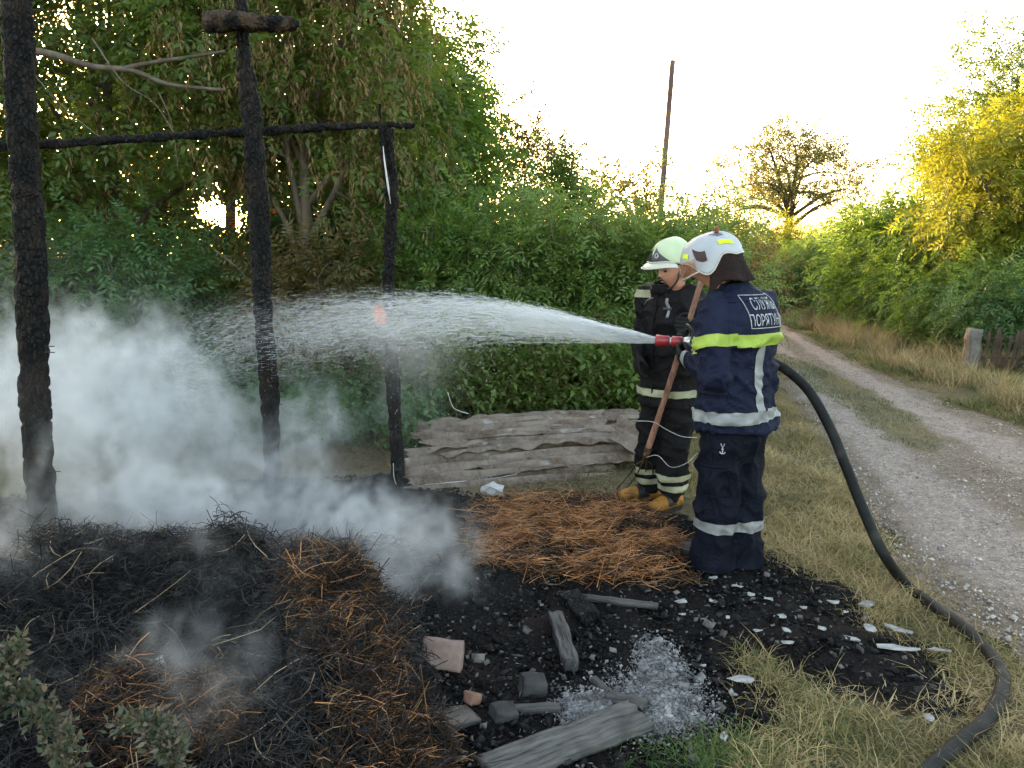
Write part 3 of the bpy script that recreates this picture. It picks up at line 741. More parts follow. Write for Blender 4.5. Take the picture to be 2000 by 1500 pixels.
stub = charred_log('charred_log', 'short charred log lying across the top of the middle post', [at(401, 44, Y2 - .11), at(440, 42, Y2 - .11), at(500, 45, Y2 - .10), at(550, 48, Y2 - .10), at(586, 48, Y2 - .10)], [.060, .062, .056, .050, .026], 50, mat=charred_brown, cat='log', seed=21)

# bare limbs of the tree that hang in front of its crown
T1 = [o for o in COL.objects if o.name == 'box_elder'][0]
T1L = T1.location.copy()
def limb_on(tree, paths, mat=bark_m):
    for pts, r0, r1 in paths:
        mb = MB(); P = spline(pts, 16); mb.tube([p - tree.location for p in P], list(np.linspace(r0, r1, 16)), 7)
        mb.build('branch', mat, tree, True)
limb_on(T1, [([at(40, 95, 8.2), at(110, 108, 8.1), at(180, 130, 8.0), at(260, 138, 8.0), at(330, 165, 8.0), at(440, 176, 8.0)], .040, .016),
             ([at(235, 135, 8.0), at(300, 122, 8.0), at(380, 110, 8.0), at(440, 100, 8.0)], .026, .012),
             ([at(180, 75, 7.9), at(240, 160, 7.85), at(300, 200, 7.8), at(345, 268, 7.8)], .008, .004),
             ([at(70, 150, 7.9), at(130, 215, 7.85), at(205, 275, 7.8)], .008, .004),
             ([at(310, 180, 7.9), at(335, 240, 7.9), at(348, 330, 7.9)], .007, .003),
             ([at(420, 490, 8.4), at(460, 520, 8.3), at(495, 560, 8.3)], .012, .006)])

# ================================================================== CORRUGATED ROOFING SHEETS
def slate_mat():
    m, N, out = nt('asbestos_slate')
    tc = N('TexCoord').outputs['Object']; oi = N('ObjectInfo').outputs['Random']
    vv = N('VectorMath', {0: tc, 1: N('CombineXYZ', {0: N('Math', {0: oi, 1: 40.0}, operation='MULTIPLY').outputs[0]}).outputs[0]}, operation='ADD').outputs[0]
    n1 = N('TexNoise', {'Vector': vv, 'Scale': 3, 'Detail': 7, 'Roughness': .65}).outputs[0]
    n2 = N('TexNoise', {'Vector': vv, 'Scale': 30, 'Detail': 6, 'Roughness': .7}).outputs[0]
    n3 = N('TexNoise', {'Vector': vv, 'Scale': 5.5, 'Detail': 3, 'Roughness': .5}).outputs[0]
    col = mixc(N, ramp(N, n2, [(.35, 0), (.65, 1)]), (.05, .034, .024), (.14, .10, .074))
    col = mixc(N, ramp(N, n1, [(.42, 0), (.60, .7)]), col, (.21, .17, .14))
    col = mixc(N, ramp(N, n3, [(.60, 0), (.70, .8)]), col, (.28, .265, .255))
    col = mixc(N, ramp(N, n1, [(.60, 0), (.75, .8)]), col, (.16, .10, .075))
    bp = N('Bump', {'Strength': .5, 'Distance': .006, 'Height': n2})
    p = N('BsdfPrincipled', {'Base Color': col, 'Roughness': .8, 'Specular IOR Level': .25, 'Normal': bp.outputs[0]})
    out(p.outputs[0]); return m
slate_m = slate_mat()
def sheet(label, c, length, width, yaw, tilt, roll, seed, ragged=.10, sag=.02):
    r = random.Random(seed); nx_, ny_ = 56, 44; th = .007; pitch = .15
    V = []; F = []
    for side in (1, -1):
        for j in range(ny_ + 1):
            y = (j / ny_ - .5) * width
            jl = ragged * (mnoise.noise(Vector((y * 9, seed * 3.1, 0))) + .5 * mnoise.noise(Vector((y * 31, seed, 4))))
            jr = ragged * (mnoise.noise(Vector((y * 8, seed * 7.7, 9))) + .5 * mnoise.noise(Vector((y * 27, seed, 8))))
            for i in range(nx_ + 1):
                t = i / nx_; x = (t - .5) * length + jl * (1 - t) + jr * t
                e = min(j, ny_ - j) / ny_
                yy = y + ragged * .34 * mnoise.noise(Vector((x * 6, seed * 2.0, 3 if j < ny_ / 2 else 11))) * max(0, 1 - e * 10)
                z = .024 * math.cos(2 * math.pi * yy / pitch) + sag * math.sin(math.pi * t) + .012 * mnoise.noise(Vector((x * 2, yy * 2, seed)))
                V.append((x, yy, z + side * th / 2))
    nrow = nx_ + 1; off = nrow * (ny_ + 1)
    for j in range(ny_):
        for i in range(nx_):
            a_ = j * nrow + i; q_ = (a_, a_ + 1, a_ + nrow + 1, a_ + nrow)
            F.append(q_); F.append(tuple(off + k for k in q_[::-1]))
    ring = [i for i in range(nrow)] + [j * nrow + nx_ for j in range(1, ny_ + 1)] + [ny_ * nrow + i for i in range(nx_ - 1, -1, -1)] + [j * nrow for j in range(ny_ - 1, 0, -1)]
    for k in range(len(ring)):
        a_, b_ = ring[k], ring[(k + 1) % len(ring)]; F.append((b_, a_, a_ + off, b_ + off))
    mb = MB(); mb.add(V, F); o = mb.build('roofing_sheet', slate_m, None, True)
    o.location = c; o.rotation_euler = (R(tilt), R(roll), R(yaw))
    return tag(o, label, 'roofing sheet', 'stack of corrugated roofing sheets')
sheet('lowest corrugated roofing sheet, sloping to the ground at the front of the stack', (-.06, 5.86, .055), 1.55, .72, 13, 12, 0, 3, .16)
sheet('second corrugated roofing sheet, spotted with pale lichen, in the front of the stack', (.34, 6.02, .10), 1.42, .55, 17, 13, -1, 4, .18)
sheet('corrugated roofing sheet with a sagging front edge in the middle of the stack', (.30, 6.38, .14), 1.70, .68, 12, 2, -1, 5, .16, .045)
sheet('pale broken-edged corrugated roofing sheet on top of the stack', (.02, 6.55, .195), 1.65, .55, 8, 8, -2, 6, .15)
sheet('topmost corrugated roofing sheet at the back of the stack', (.50, 6.90, .195), 1.45, .55, 10, -2, -1, 8, .07)
sheet('small broken piece of roofing sheet at the left end of the stack', (-.52, 6.14, .15), .42, .34, 30, 12, 6, 12, .16)
sheet('broken piece of roofing sheet beside the pitchfork at the right end of the stack', (.98, 6.08, .19), .40, .30, -38, 22, 20, 15, .14)

# ================================================================== STRAW AND BURNT LITTER
def _ring(x, y, r_): return [(x, y + math.cos(a) * .5 * r_, math.sin(a) * .5 * r_) for a in (0, 2.094, 4.189)]
PR = np.array(_ring(0, 0, 1) + _ring(.38, 4.5, 1) + _ring(.7, 4.0, .9) + _ring(1, -1.0, .6))      # a bent stalk (the bend is in stalk widths)
PR_F = np.array([(o + a, o + b, o + 3 + b, o + 3 + a) for o in (0, 3, 6) for a, b in ((0, 1), (1, 2), (2, 0))])
def stalks(name, label, q, zlo, zhi, length, width, mat, tilt=.28, heading=None, hspread=.7):
    n = len(q); z = H(q[:, 0], q[:, 1]) + zlo + (zhi - zlo) * rng.random(n)
    if heading is None: a_ = rng.random(n) * 6.283
    else: a_ = heading + rng.normal(0, hspread, n) + (rng.random(n) < .5) * np.pi
    d = np.c_[np.cos(a_), np.sin(a_), rng.normal(0, tilt, n)]
    L_ = length * np.exp(rng.normal(0, .4, n)); w_ = width * (.6 + .8 * rng.random(n))
    pos = np.c_[q, z] - d * L_[:, None] * .5
    V, F = scatter(PR, PR_F, pos, frames(d), np.c_[L_, w_, w_])
    # ends never dive below the ground
    gz = H(V[:, 0], V[:, 1]); V[:, 2] = np.maximum(V[:, 2], gz - .012)
    return tag(link(name, fastmesh(name, V, F), mat), label, kind='stuff')
def straw_mat(name, a_, b_, c_):
    m, N, out = nt(name); g = N('NewGeometry')
    nz = N('TexNoise', {'Vector': g.outputs['Position'], 'Scale': 9, 'Detail': 3}).outputs[0]
    f = N('Math', {0: N('Math', {0: g.outputs['Random Per Island'], 1: .6}, operation='MULTIPLY').outputs[0], 1: N('MapRange', {0: nz, 1: .35, 2: .65, 3: 0, 4: .4}).outputs[0]}, operation='ADD').outputs[0]
    col = ramp(N, f, [(.1, a_), (.5, b_), (.9, c_)])
    p = N('BsdfPrincipled', {'Base Color': col, 'Roughness': .6, 'Specular IOR Level': .12}); out(p.outputs[0]); return m
orange_straw = straw_mat('wet_orange_straw', (.05, .021, .010), (.31, .135, .054), (.50, .25, .115))
brown_straw = straw_mat('brown_straw', (.014, .008, .005), (.075, .038, .018), (.26, .145, .068))
black_straw = straw_mat('charred_straw', (.006, .006, .006), (.016, .015, .016), (.055, .05, .05))
pale_straw = straw_mat('loose_pale_straw', (.10, .075, .05), (.25, .18, .11), (.42, .32, .21))
PILE = [G2(u, v) for u, v in ((905, 1085), (955, 1005), (1050, 975), (1180, 985), (1270, 1010), (1320, 1060), (1335, 1090), (1250, 1105), (1265, 1130), (1150, 1148), (1060, 1138), (985, 1142), (960, 1122), (1050, 1102), (990, 1085))]
q = sample_poly(PILE, 16000, .12); kk = sstep(.0, -.14, poly_sd(PILE, q[:, 0], q[:, 1]))
hol = fbm(q[:, 0] * 5 + 3, q[:, 1] * 5, 3)
q = q[rng.random(len(q)) < (.15 + .85 * kk) * sstep(.30, .50, hol)]
stalks('straw_pile', 'flat pile of wet orange straw in front of the firefighters', q, .0, .085, .15, .0031, orange_straw, .20, R(20), .8)
q = sample_poly(PILE, 1600, .02)
stalks('charred_wisps', 'blackened stalks mixed through the orange straw pile', q, .03, .08, .10, .0036, black_straw, .3)
q = sample_poly(PILE, 1900, .26)
stalks('straw_fringe', 'loose brown straw around the edge of the orange pile', q, .0, .05, .13, .0045, brown_straw, .25)
def H2(u, v, z=.22): p = on_ground(u, v, z); return (p.x, p.y)
HA = [H2(*p) for p in ((590, 1150), (690, 1125), (730, 1200), (800, 1290), (870, 1360), (840, 1400), (700, 1340), (590, 1290), (560, 1230))]
HB = [H2(*p) for p in ((110, 1340), (250, 1290), (430, 1295), (490, 1370), (430, 1415), (150, 1400))]
HC = [H2(u, v, .1) for u, v in ((690, 1370), (830, 1400), (880, 1480), (840, 1560), (620, 1560))]
ALLH = []
for nm, lab, P, n, mt in (('straw_ridge', 'ridge of half-burnt brown straw on the right side of the smouldering heap', HA, 2300, brown_straw),
                          ('straw_clump', 'orange-brown straw clump low on the left of the smouldering heap', HB, 1900, brown_straw),
                          ('straw_foot', 'orange-brown straw at the bottom of the smouldering heap', HC, 1400, brown_straw)):
    stalks(nm, lab, sample_poly(P, n, .02), .0, .085, .11, .0029, mt, .45)
    stalks(nm, 'brightest orange stalks on the ' + nm.replace('_', ' ') + ' of the smouldering heap', sample_poly(P, n // 14, -.03), .04, .10, .11, .0034, orange_straw, .4)
    stalks('charred_wisps', 'charred stalks tangled over the ' + nm.replace('_', ' ') + ' of the smouldering heap', sample_poly(P, int(n * .9), .06), .02, .10, .09, .003, black_straw, .5)
HEAP = [(-3.6, 1.6), (-.35, 1.6), (-.3, 2.4), (-.45, 3.2), (-.2, 4.0), (-.9, 4.3), (-2.0, 4.2), (-3.6, 4.4), (-4.2, 3)]
stalks('charred_straw', 'charred black straw covering the smouldering heap', sample_poly(HEAP, 32000, .05), -.005, .085, .075, .0034, black_straw, .5)
stalks('loose_straw', 'loose pale stalks sticking out of the smouldering heap', sample_poly(HEAP, 800, .0), .02, .09, .13, .0034, pale_straw, .45)
q = sample_poly(HEAP, 700, .0); q = q[np.abs(q[:, 1] - 3.15) < .5]
stalks('upright_stubble', 'charred stubble standing up along the crest of the heap', q, .03, .07, .11, .004, black_straw, 1.6)
# crumbs of charcoal and ash over the burn
crumb_m = surface('charcoal_crumbs', (.005, .005, .005), (.022, .020, .019), 12, .85, .5, 60, spec=.08, island=.7)
q = near_bias(sample_poly(BURN, 120000, .0), 46000, 1.0, 3.2); n = len(q); s = np.exp(rng.normal(-4.95, .5, n))
V, F = scatter(CH, CH_F, np.c_[q, H(q[:, 0], q[:, 1]) + s * .25], frames(rand_dirs(n, 0, .35)), np.c_[s * 1.7, s * 1.1, s * .6])
tag(link('charcoal', fastmesh('charcoal', V, F), crumb_m), 'charcoal crumbs strewn over the burnt ground', kind='stuff')
ashm = surface('pale_ash', (.07, .067, .066), (.25, .24, .235), 15, .9, .3, 80, island=.35)
q = near_bias(sample_poly(BURN, 24000, -.05), 6500, 1.0, 3.0); q = q[q[:, 0] > -.5]; n = len(q); s = np.exp(rng.normal(-4.95, .5, n))
V, F = scatter(CH, CH_F, np.c_[q, H(q[:, 0], q[:, 1]) + .010 + s * .2], frames(rand_dirs(n, 0, .25)), np.c_[s * 1.8, s * 1.2, s * .25])
dimash = surface('dim_ash', (.03, .026, .024), (.12, .105, .097), 15, .9, .3, 80, island=.5)
tag(link('ash_flakes', fastmesh('ash_flakes', V, F), dimash), 'small grey ash flakes on the burnt ground', kind='stuff')
def ash_bed(px, n, sig, name, label):
    c_ = on_ground(*px); 
    q_ = np.concatenate([np.c_[rng.normal(on_ground(u, v).x, sx, int(n * f)), rng.normal(on_ground(u, v).y, sy, int(n * f))] for u, v, sx, sy, f in sig])
    n_ = len(q_); s_ = np.exp(rng.normal(-5.85, .6, n_))
    V_, F_ = scatter(CH, CH_F, np.c_[q_, H(q_[:, 0], q_[:, 1]) + .008 + .014 * rng.random(n_)], frames(rand_dirs(n_, 0, .3)), np.c_[s_ * 1.6, s_ * 1.2, s_ * .4])
    tag(link(name, fastmesh(name, V_, F_), ashm), label, kind='stuff')
ash_bed((1230, 1370), 24000, [(1150, 1375, .05, .04, .2), (1190, 1400, .08, .03, .2), (1250, 1380, .10, .08, .3), (1290, 1350, .08, .10, .25), (1285, 1290, .04, .09, .15), (1300, 1400, .08, .05, .12)], 'ash_bed', 'white ash left by a burnt-out fire beside the grey board')

# ================================================================== DEBRIS
def crack_noise(mb, amp, f=9, seed=0):
    mb.v = [tuple(Vector(v) + Vector((mnoise.noise(Vector(v) * f + Vector((seed, 0, 0))), mnoise.noise(Vector(v) * f + Vector((0, seed, 5))), mnoise.noise(Vector(v) * f + Vector((3, 0, seed))))) * amp) for v in mb.v]
    return mb
def grid_box(l, w_, h, nx_=24, ny_=10, nz_=3):
    bm = bmesh.new(); bmesh.ops.create_cube(bm, size=1)
    bm.faces.ensure_lookup_table()
    me = bpy.data.meshes.new('tmp')
    V = []; F = []; idx = {}
    def vid(i, j, k):
        if (i, j, k) not in idx: idx[(i, j, k)] = len(V); V.append(((i / nx_ - .5) * l, (j / ny_ - .5) * w_, (k / nz_ - .5) * h))
        return idx[(i, j, k)]
    for i in range(nx_):
        for j in range(ny_):
            F.append((vid(i, j, 0), vid(i, j + 1, 0), vid(i + 1, j + 1, 0), vid(i + 1, j, 0)))
            F.append((vid(i, j, nz_), vid(i + 1, j, nz_), vid(i + 1, j + 1, nz_), vid(i, j + 1, nz_)))
    for i in range(nx_):
        for k in range(nz_):
            F.append((vid(i, 0, k), vid(i + 1, 0, k), vid(i + 1, 0, k + 1), vid(i, 0, k + 1)))
            F.append((vid(i, ny_, k), vid(i, ny_, k + 1), vid(i + 1, ny_, k + 1), vid(i + 1, ny_, k)))
    for j in range(ny_):
        for k in range(nz_):
            F.append((vid(0, j, k), vid(0, j, k + 1), vid(0, j + 1, k + 1), vid(0, j + 1, k)))
            F.append((vid(nx_, j, k), vid(nx_, j + 1, k), vid(nx_, j + 1, k + 1), vid(nx_, j, k + 1)))
    bm.free(); bpy.data.meshes.remove(me)
    mb = MB(); mb.add(V, F); return mb
def block(name, label, cat, px, dims, rot, mat, amp=.008, f=12, seed=0, lift=.5, grid=(14, 8, 4), group=None, end=0.0):
    mb = grid_box(*dims, *grid)
    mb.v = [((x + (end * mnoise.noise(Vector((y * 40, seed, 0))) * (1 if x > 0 else -1) if abs(x) > dims[0] * .42 else 0)), y, z) for x, y, z in mb.v]
    crack_noise(mb, amp, f, seed)
    g_ = on_ground(*px); g_ = on_ground(px[0], px[1], Hz(g_.x, g_.y))
    o = mb.build(name, mat, None, True)
    o.location = (g_.x, g_.y, Hz(g_.x, g_.y) + dims[2] * lift); o.rotation_euler = [R(a_) for a_ in rot]
    return tag(o, label, cat, group)
def wood_mat(name, c1, c2, crack=(.01, .01, .01), str_=(2, 26, 26)):
    m, N, out = nt(name); tc = N('TexCoord').outputs['Object']
    mp = N('Mapping', {0: tc}); mp.inputs['Scale'].default_value = str_
    n1 = N('TexNoise', {'Vector': mp.outputs[0], 'Scale': 2.2, 'Detail': 8, 'Roughness': .7}).outputs[0]
    n2 = N('TexNoise', {'Vector': tc, 'Scale': 7, 'Detail': 5}).outputs[0]
    col = mixc(N, ramp(N, n1, [(.38, 0), (.62, 1)]), c1, c2)
    col = mixc(N, ramp(N, n1, [(.36, 1), (.44, 0)]), col, crack)
    col = mixc(N, ramp(N, n2, [(.55, 0), (.72, .85)]), col, (.03, .028, .028))
    bp = N('Bump', {'Strength': .9, 'Distance': .008, 'Height': n1})
    p = N('BsdfPrincipled', {'Base Color': col, 'Roughness': .75, 'Specular IOR Level': .3, 'Normal': bp.outputs[0]}); out(p.outputs[0]); return m
grey_wood = wood_mat('weathered_board', (.035, .034, .031), (.115, .11, .10))
burnt_wood = wood_mat('burnt_plank', (.022, .02, .019), (.085, .08, .076))
brick_m = surface('scorched_brick', (.13, .088, .075), (.24, .17, .145), 9, .85, .4, 50, c3=(.06, .05, .05), c3_scale=6, c3_amt=(.58, .72))
rock_m = surface('scorched_stone', (.012, .0115, .012), (.045, .042, .042), 10, .8, .5, 40)
block('grey_board', 'weathered grey board lying beside the white ash at the bottom', 'board', (1110, 1462), (.62, .15, .03), (4, -2, 28), grey_wood, .007, 14, 2, .8, (40, 14, 3), end=.03)
block('charred_beam', 'short charred beam pointing toward the camera above the white ash', 'beam', (1100, 1262), (.42, .06, .05), (0, 2, -84), burnt_wood, .009, 14, 5, .7, (30, 8, 4), end=.02)
block('charred_beam', 'cracked charred beam end beside the straw pile', 'beam', (1130, 1195), (.26, .10, .05), (3, 0, -70), char_mat('ashy_char', .9), .016, 16, 6, .6, (24, 10, 4), end=.03)
block('charred_plank', 'thin charred plank slanting right of the charred beams', 'plank', (1200, 1182), (.42, .045, .02), (0, -3, -22), burnt_wood, .006, 14, 7, .9, (24, 6, 2), end=.02)
block('charred_plank', 'short charred plank lying beneath the dark block', 'plank', (1045, 1395), (.17, .035, .025), (0, 0, 4), burnt_wood, .006, 18, 8, .8, (16, 6, 3), end=.01)
block('charred_plank', 'charred plank stub standing in the white ash', 'plank', (1222, 1385), (.17, .05, .03), (20, -12, -40), burnt_wood, .008, 18, 9, 1.0, (16, 6, 3), end=.015)
block('charred_plank', 'narrow charred plank between the ash and the dark ground right of it', 'plank', (1180, 1355), (.16, .03, .02), (0, 3, -62), burnt_wood, .006, 18, 19, .9, (16, 6, 3), end=.015)
block('brick', 'pinkish scorched brick lying at the foot of the straw ridge', 'brick', (864, 1303), (.165, .05, .11), (-14, 4, -4), brick_m, .006, 14, 10, .55, (14, 6, 10))
block('stone', 'small rounded reddish stone below the pinkish brick', 'stone', (922, 1374), (.055, .04, .04), (0, 20, 60), surface('red_stone', (.14, .07, .045), (.22, .12, .085), 12, .7, .2, 50), .012, 18, 11, .5, (8, 6, 6))
block('stone', 'dark angular block left of the charred beam', 'stone', (1040, 1352), (.095, .07, .065), (5, 8, 15), rock_m, .014, 12, 12, .5, (8, 7, 6))
block('stone', 'grey flat stone near the bottom beside the dark scorched shell', 'stone', (985, 1402), (.09, .06, .035), (10, 10, 35), rock_m, .016, 14, 13, .5, (8, 7, 5))
block('stone', 'dark rounded stone at the foot of the straw clump', 'stone', (815, 1385), (.12, .07, .04), (0, 0, 10), surface('brown_stone', (.05, .035, .03), (.10, .075, .06), 10, .8, .4, 40), .012, 12, 14, .5, (10, 7, 5))
block('stone', 'pale chunk of plaster in the black straw of the heap', 'stone', (302, 1240), (.045, .03, .05), (15, 0, 30), surface('plaster', (.28, .265, .25), (.44, .42, .40), 14, .85, .3, 60), .010, 20, 15, .6, (7, 6, 7))
block('plaster_chunk', 'white chunk of plaster in front of the roofing sheets', 'rubble', (962, 966), (.15, .10, .07), (0, 12, 20), bpy.data.materials['plaster'], .05, 13, 16, .5, (12, 9, 6))
block('metal_scrap', 'curved dark scrap of metal near the bottom of the burnt ground', 'scrap', (890, 1412), (.15, .10, .02), (0, 10, 30), surface('dark_scrap', (.02, .02, .02), (.07, .065, .065), 12, .5, .3, 50, metal=.4), .022, 9, 17, 1.2, (16, 10, 3))
# pale shards: each its own object
shard_m = surface('pale_shard', (.17, .165, .16), (.38, .37, .36), 16, .75, .25, 60, c3=(.2, .19, .18), c3_scale=14, c3_amt=(.58, .72))
def shard(px, sx, sy, yaw, seed, label, group=None):
    r = random.Random(seed); n_ = 7; mb = MB(); V = []
    rad = [r.uniform(.45, 1.25) for _ in range(n_)]
    for z in (-.5, .5):
        for k in range(n_):
            a_ = 2 * math.pi * k / n_; V.append((math.cos(a_) * rad[k] * sx / 2, math.sin(a_) * rad[k] * sy / 2, z * .006 + r.uniform(-.004, .004)))
    F = [tuple(range(n_))[::-1], tuple(range(n_, 2 * n_))] + [(k, (k + 1) % n_, n_ + (k + 1) % n_, n_ + k) for k in range(n_)]
    mb.add(V, F); g_ = on_ground(*px); o = mb.build('pale_shard', shard_m)
    o.location = (g_.x, g_.y, Hz(g_.x, g_.y) + .016); o.rotation_euler = (r.uniform(-.25, .25), r.uniform(-.2, .2), R(yaw))
    return tag(o, label, 'shard', group)
LS, GS = 'tiny pale chip of roofing lying on the burnt ground', 'pale shards on the burnt ground'
SL = {1: 'thin pale sliver just below the front firefighter\'s boots', 2: 'square pale shard in the middle of the burnt ground right of the boots', 3: 'leaf-shaped pale shard left of the square one', 4: 'narrow pale sliver right of the leaf-shaped shard',
      5: 'pale shard lowest in the cluster above the near grass', 6: 'long pale shard between the round shard and the grass tongue', 9: 'pale sliver lying between the white ash and the grass tongue', 10: 'wide pale shard at the tip of the grass tongue'}
for k, (u, v, sx, sy) in enumerate([(1465, 1166, .05, .035), (1501, 1175, .07, .02), (1522, 1212, .05, .05), (1482, 1241, .06, .05), (1534, 1239, .06, .022), (1540, 1261, .06, .035), (1657, 1252, .09, .03),
                                    (1652, 1200, .045, .025), (1333, 1205, .04, .03), (1363, 1305, .08, .02), (1447, 1336, .11, .05), (1390, 1180, .035, .02), (1420, 1215, .03, .03), (1570, 1195, .04, .02), (1395, 1130, .05, .025), (1440, 1148, .05, .02), (1605, 1235, .05, .03)]):
    shard((u, v), sx, sy, random.uniform(-40, 20), k, SL.get(k, LS), GS)
shard((1333, 1178), .085, .07, 10, 31, 'broad white shard on the black ground left of the front firefighter\'s boots')
shard((1631, 1180), .075, .06, -20, 32, 'white shard at the grass edge of the burn, uppermost of the larger ones')
shard((1697, 1231), .055, .06, 10, 33, 'round white shard on the edge of the burn below the grass tuft')
shard((1694, 1182), .08, .05, 0, 35, 'greyish shard lying in the grass beside the burn')
shard((1758, 1233), .13, .035, -35, 36, 'long narrow white shard in the grass nearest the hose')
shard((1755, 1268), .17, .05, -15, 37, 'longest white shard at the right end of the burnt ground')
shard((1832, 1272), .11, .03, -12, 38, 'narrow pale shard in the dry grass inside the hose bend')
shard((1815, 1406), .05, .06, 0, 39, 'small round white disc in the dry grass near the bottom')
shard((1414, 1440), .035, .075, 0, 40, 'white chip in front of the bright green grass tuft')
# a wire lying by the sheets and wires tangled around the boots
wire_m = surface('bare_wire', (.35, .34, .33), (.55, .54, .53), 20, .4, .1, 60, metal=.7)
def wire(label, pts, r=.0022, mat=wire_m):
    p0 = Vector(pts[0]); mb = MB().tube([p - p0 for p in spline(pts, 40)], r, 5); o = mb.build('wire', mat, None, True); o.location = p0
    return tag(o, label, 'wire')
wire('bent wire leaning at the foot of the slender charred post', [at(768, 905, 5.5), at(770, 935, 5.5), at(780, 955, 5.5), at(800, 968, 5.5)], .004)
wire('thin wire trailing along the ground before the roofing sheets', [on_ground(830, 952) + Vector((0, 0, .02)), on_ground(900, 948) + Vector((0, 0, .03)), on_ground(960, 940) + Vector((0, 0, .02)), on_ground(1010, 936) + Vector((0, 0, .04))], .003)
wire('pale bent twig at the left end of the hedge above the sheets', [at(874, 766, 7.2), at(884, 794, 7.2), at(898, 803, 7.2), at(915, 808, 7.2)], .005)  # a pale bent twig, only built with the wire tube and material
wire('looped wire hanging around the trousers of the pitchfork firefighter', [at(1232, 822, 4.86), at(1275, 824, 4.80), at(1300, 838, 4.78), at(1330, 852, 4.78), at(1362, 855, 4.80)], .0022)
wire('lower loop of wire around the trouser legs of the pitchfork firefighter', [at(1262, 893, 4.9), at(1285, 890, 4.84), at(1310, 912, 4.82), at(1340, 905, 4.82), at(1362, 885, 4.85)], .0022)

# ================================================================== UTILITY POLES, FENCE
pole_m = surface('pole_wood', (.09, .05, .04), (.16, .10, .08), 5, .85, .4, 30, stretch=(1, 1, .2))
a_, b_ = at(1288, 440, 30), at(1314, 118, 30); foot = a_ + (a_ - b_) * (a_.z / (b_.z - a_.z))
mb = log_mesh([Vector((0, 0, 0)), (b_ - foot) * .5, b_ - foot], [.125, .11, .095], 30, 12, 4, .012, 0)
o = mb.build('utility_pole', pole_m, None, True); o.location = foot; tag(o, 'tall leaning wooden utility pole without wires above the hedge', 'pole')
a_ = at(1123, 345, 26)
o = MB().tube([(0, 0, 0), (.02, 0, a_.z * .5), (0, 0, a_.z)], [.09, .08, .07], 8).build('wooden_post', pole_m, None, True); o.location = (a_.x, 26, 0); tag(o, 'short wooden post among the saplings left of the utility pole', 'post')
fence_m = surface('dark_fence_wood', (.03, .018, .014), (.09, .06, .045), 12, .9, .4, 40, stretch=(1, 1, .3))
fr = empty('picket_fence', (7.0, 11.0, 0)); tag(fr, 'low dark picket fence half hidden by leaves at the right edge', 'fence')
A_, B_ = Vector((6.85, 11.15, 0)), Vector((8.2, 10.9, 0))
for k in range(16):
    p = A_.lerp(B_, k / 15); h_ = .62 + .05 * math.sin(k * 1.7)
    mb = MB(); mb.add([Vector(v) for v in [(-.022, -.008, 0), (.022, -.008, 0), (.022, -.008, h_ - .05), (0, -.008, h_), (-.022, -.008, h_ - .05), (-.022, .008, 0), (.022, .008, 0), (.022, .008, h_ - .05), (0, .008, h_), (-.022, .008, h_ - .05)]],
                      [(0, 1, 2, 3, 4), (9, 8, 7, 6, 5), (0, 5, 6, 1), (1, 6, 7, 2), (2, 7, 8, 3), (3, 8, 9, 4), (4, 9, 5, 0)])
    o = mb.build('picket', fence_m, fr); o.location = p - fr.location + Vector((0, 0, Hz(p.x, p.y))); o.rotation_euler = (.10, .06 * math.sin(k * 2.3) + .08, -.46)
for z in (.2, .48):
    mb = MB().tube([A_ - fr.location + Vector((0, .03, z)), B_ - fr.location + Vector((0, .03, z))], .018, 4); mb.build('rail', fence_m, fr)
g_ = on_ground(1915, 728)
mb = grid_box(.17, .16, .62, 6, 6, 16); crack_noise(mb, .02, 8, 3)
o = mb.build('fence_post', surface('concrete', (.09, .08, .07), (.16, .145, .13), 8, .85, .4, 40), None, True); o.location = (g_.x, g_.y + .25, .30); tag(o, 'pale concrete post left of the picket fence', 'post')
# foreground weeds, bottom left corner
G_W = 'weeds in the bottom left corner'
weed_m = leaf_mat('weed_leaf', (.04, .055, .03), (.08, .09, .055), (.08, .10, .04), .3, (.13, .10, .07), .35)
def weed(pts, label, seed, scale=1.0):
    P = spline(pts, 60); loc = Vector((P[0].x, P[0].y, P[0].z)); root = empty('weed', loc); tag(root, label, 'weed', G_W)
    mb = MB().tube([p - loc for p in P], list(np.linspace(.005, .002, 60)), 6); mb.build('stem', twig_m, root, True)
    pos = []; dr = []
    for i, p in enumerate(P):
        for k in range(5):
            pos.append(tuple(p - loc)); a2 = random.uniform(0, 6.28); dr.append((math.cos(a2), math.sin(a2), random.uniform(-.2, .9)))
    pos, dr = np.array(pos), np.array(dr)
    V, F = scatter(*sprig_simple(4, .022, .011, .04, seed), pos, frames(dr), scale * (.6 + .7 * rng.random(len(pos))))
    c = link('leaves', fastmesh('leaves', V, F), weed_m, root); c['kind'] = 'stuff'
weed([at(-90, 1560, 1.75), at(-40, 1420, 1.8), at(0, 1330, 1.85), at(25, 1265, 1.9)], 'leafy weed stalk at the very left edge of the view', 2)
weed([at(150, 1640, 1.7), at(130, 1500, 1.75), at(95, 1410, 1.8), at(40, 1360, 1.85), at(8, 1355, 1.88)], 'arching seed-headed weed in the bottom left corner', 3)
weed([at(360, 1640, 1.7), at(345, 1520, 1.74), at(325, 1450, 1.78), at(285, 1410, 1.8), at(235, 1425, 1.82)], 'drooping weed tip right of the corner weeds at the bottom', 4)
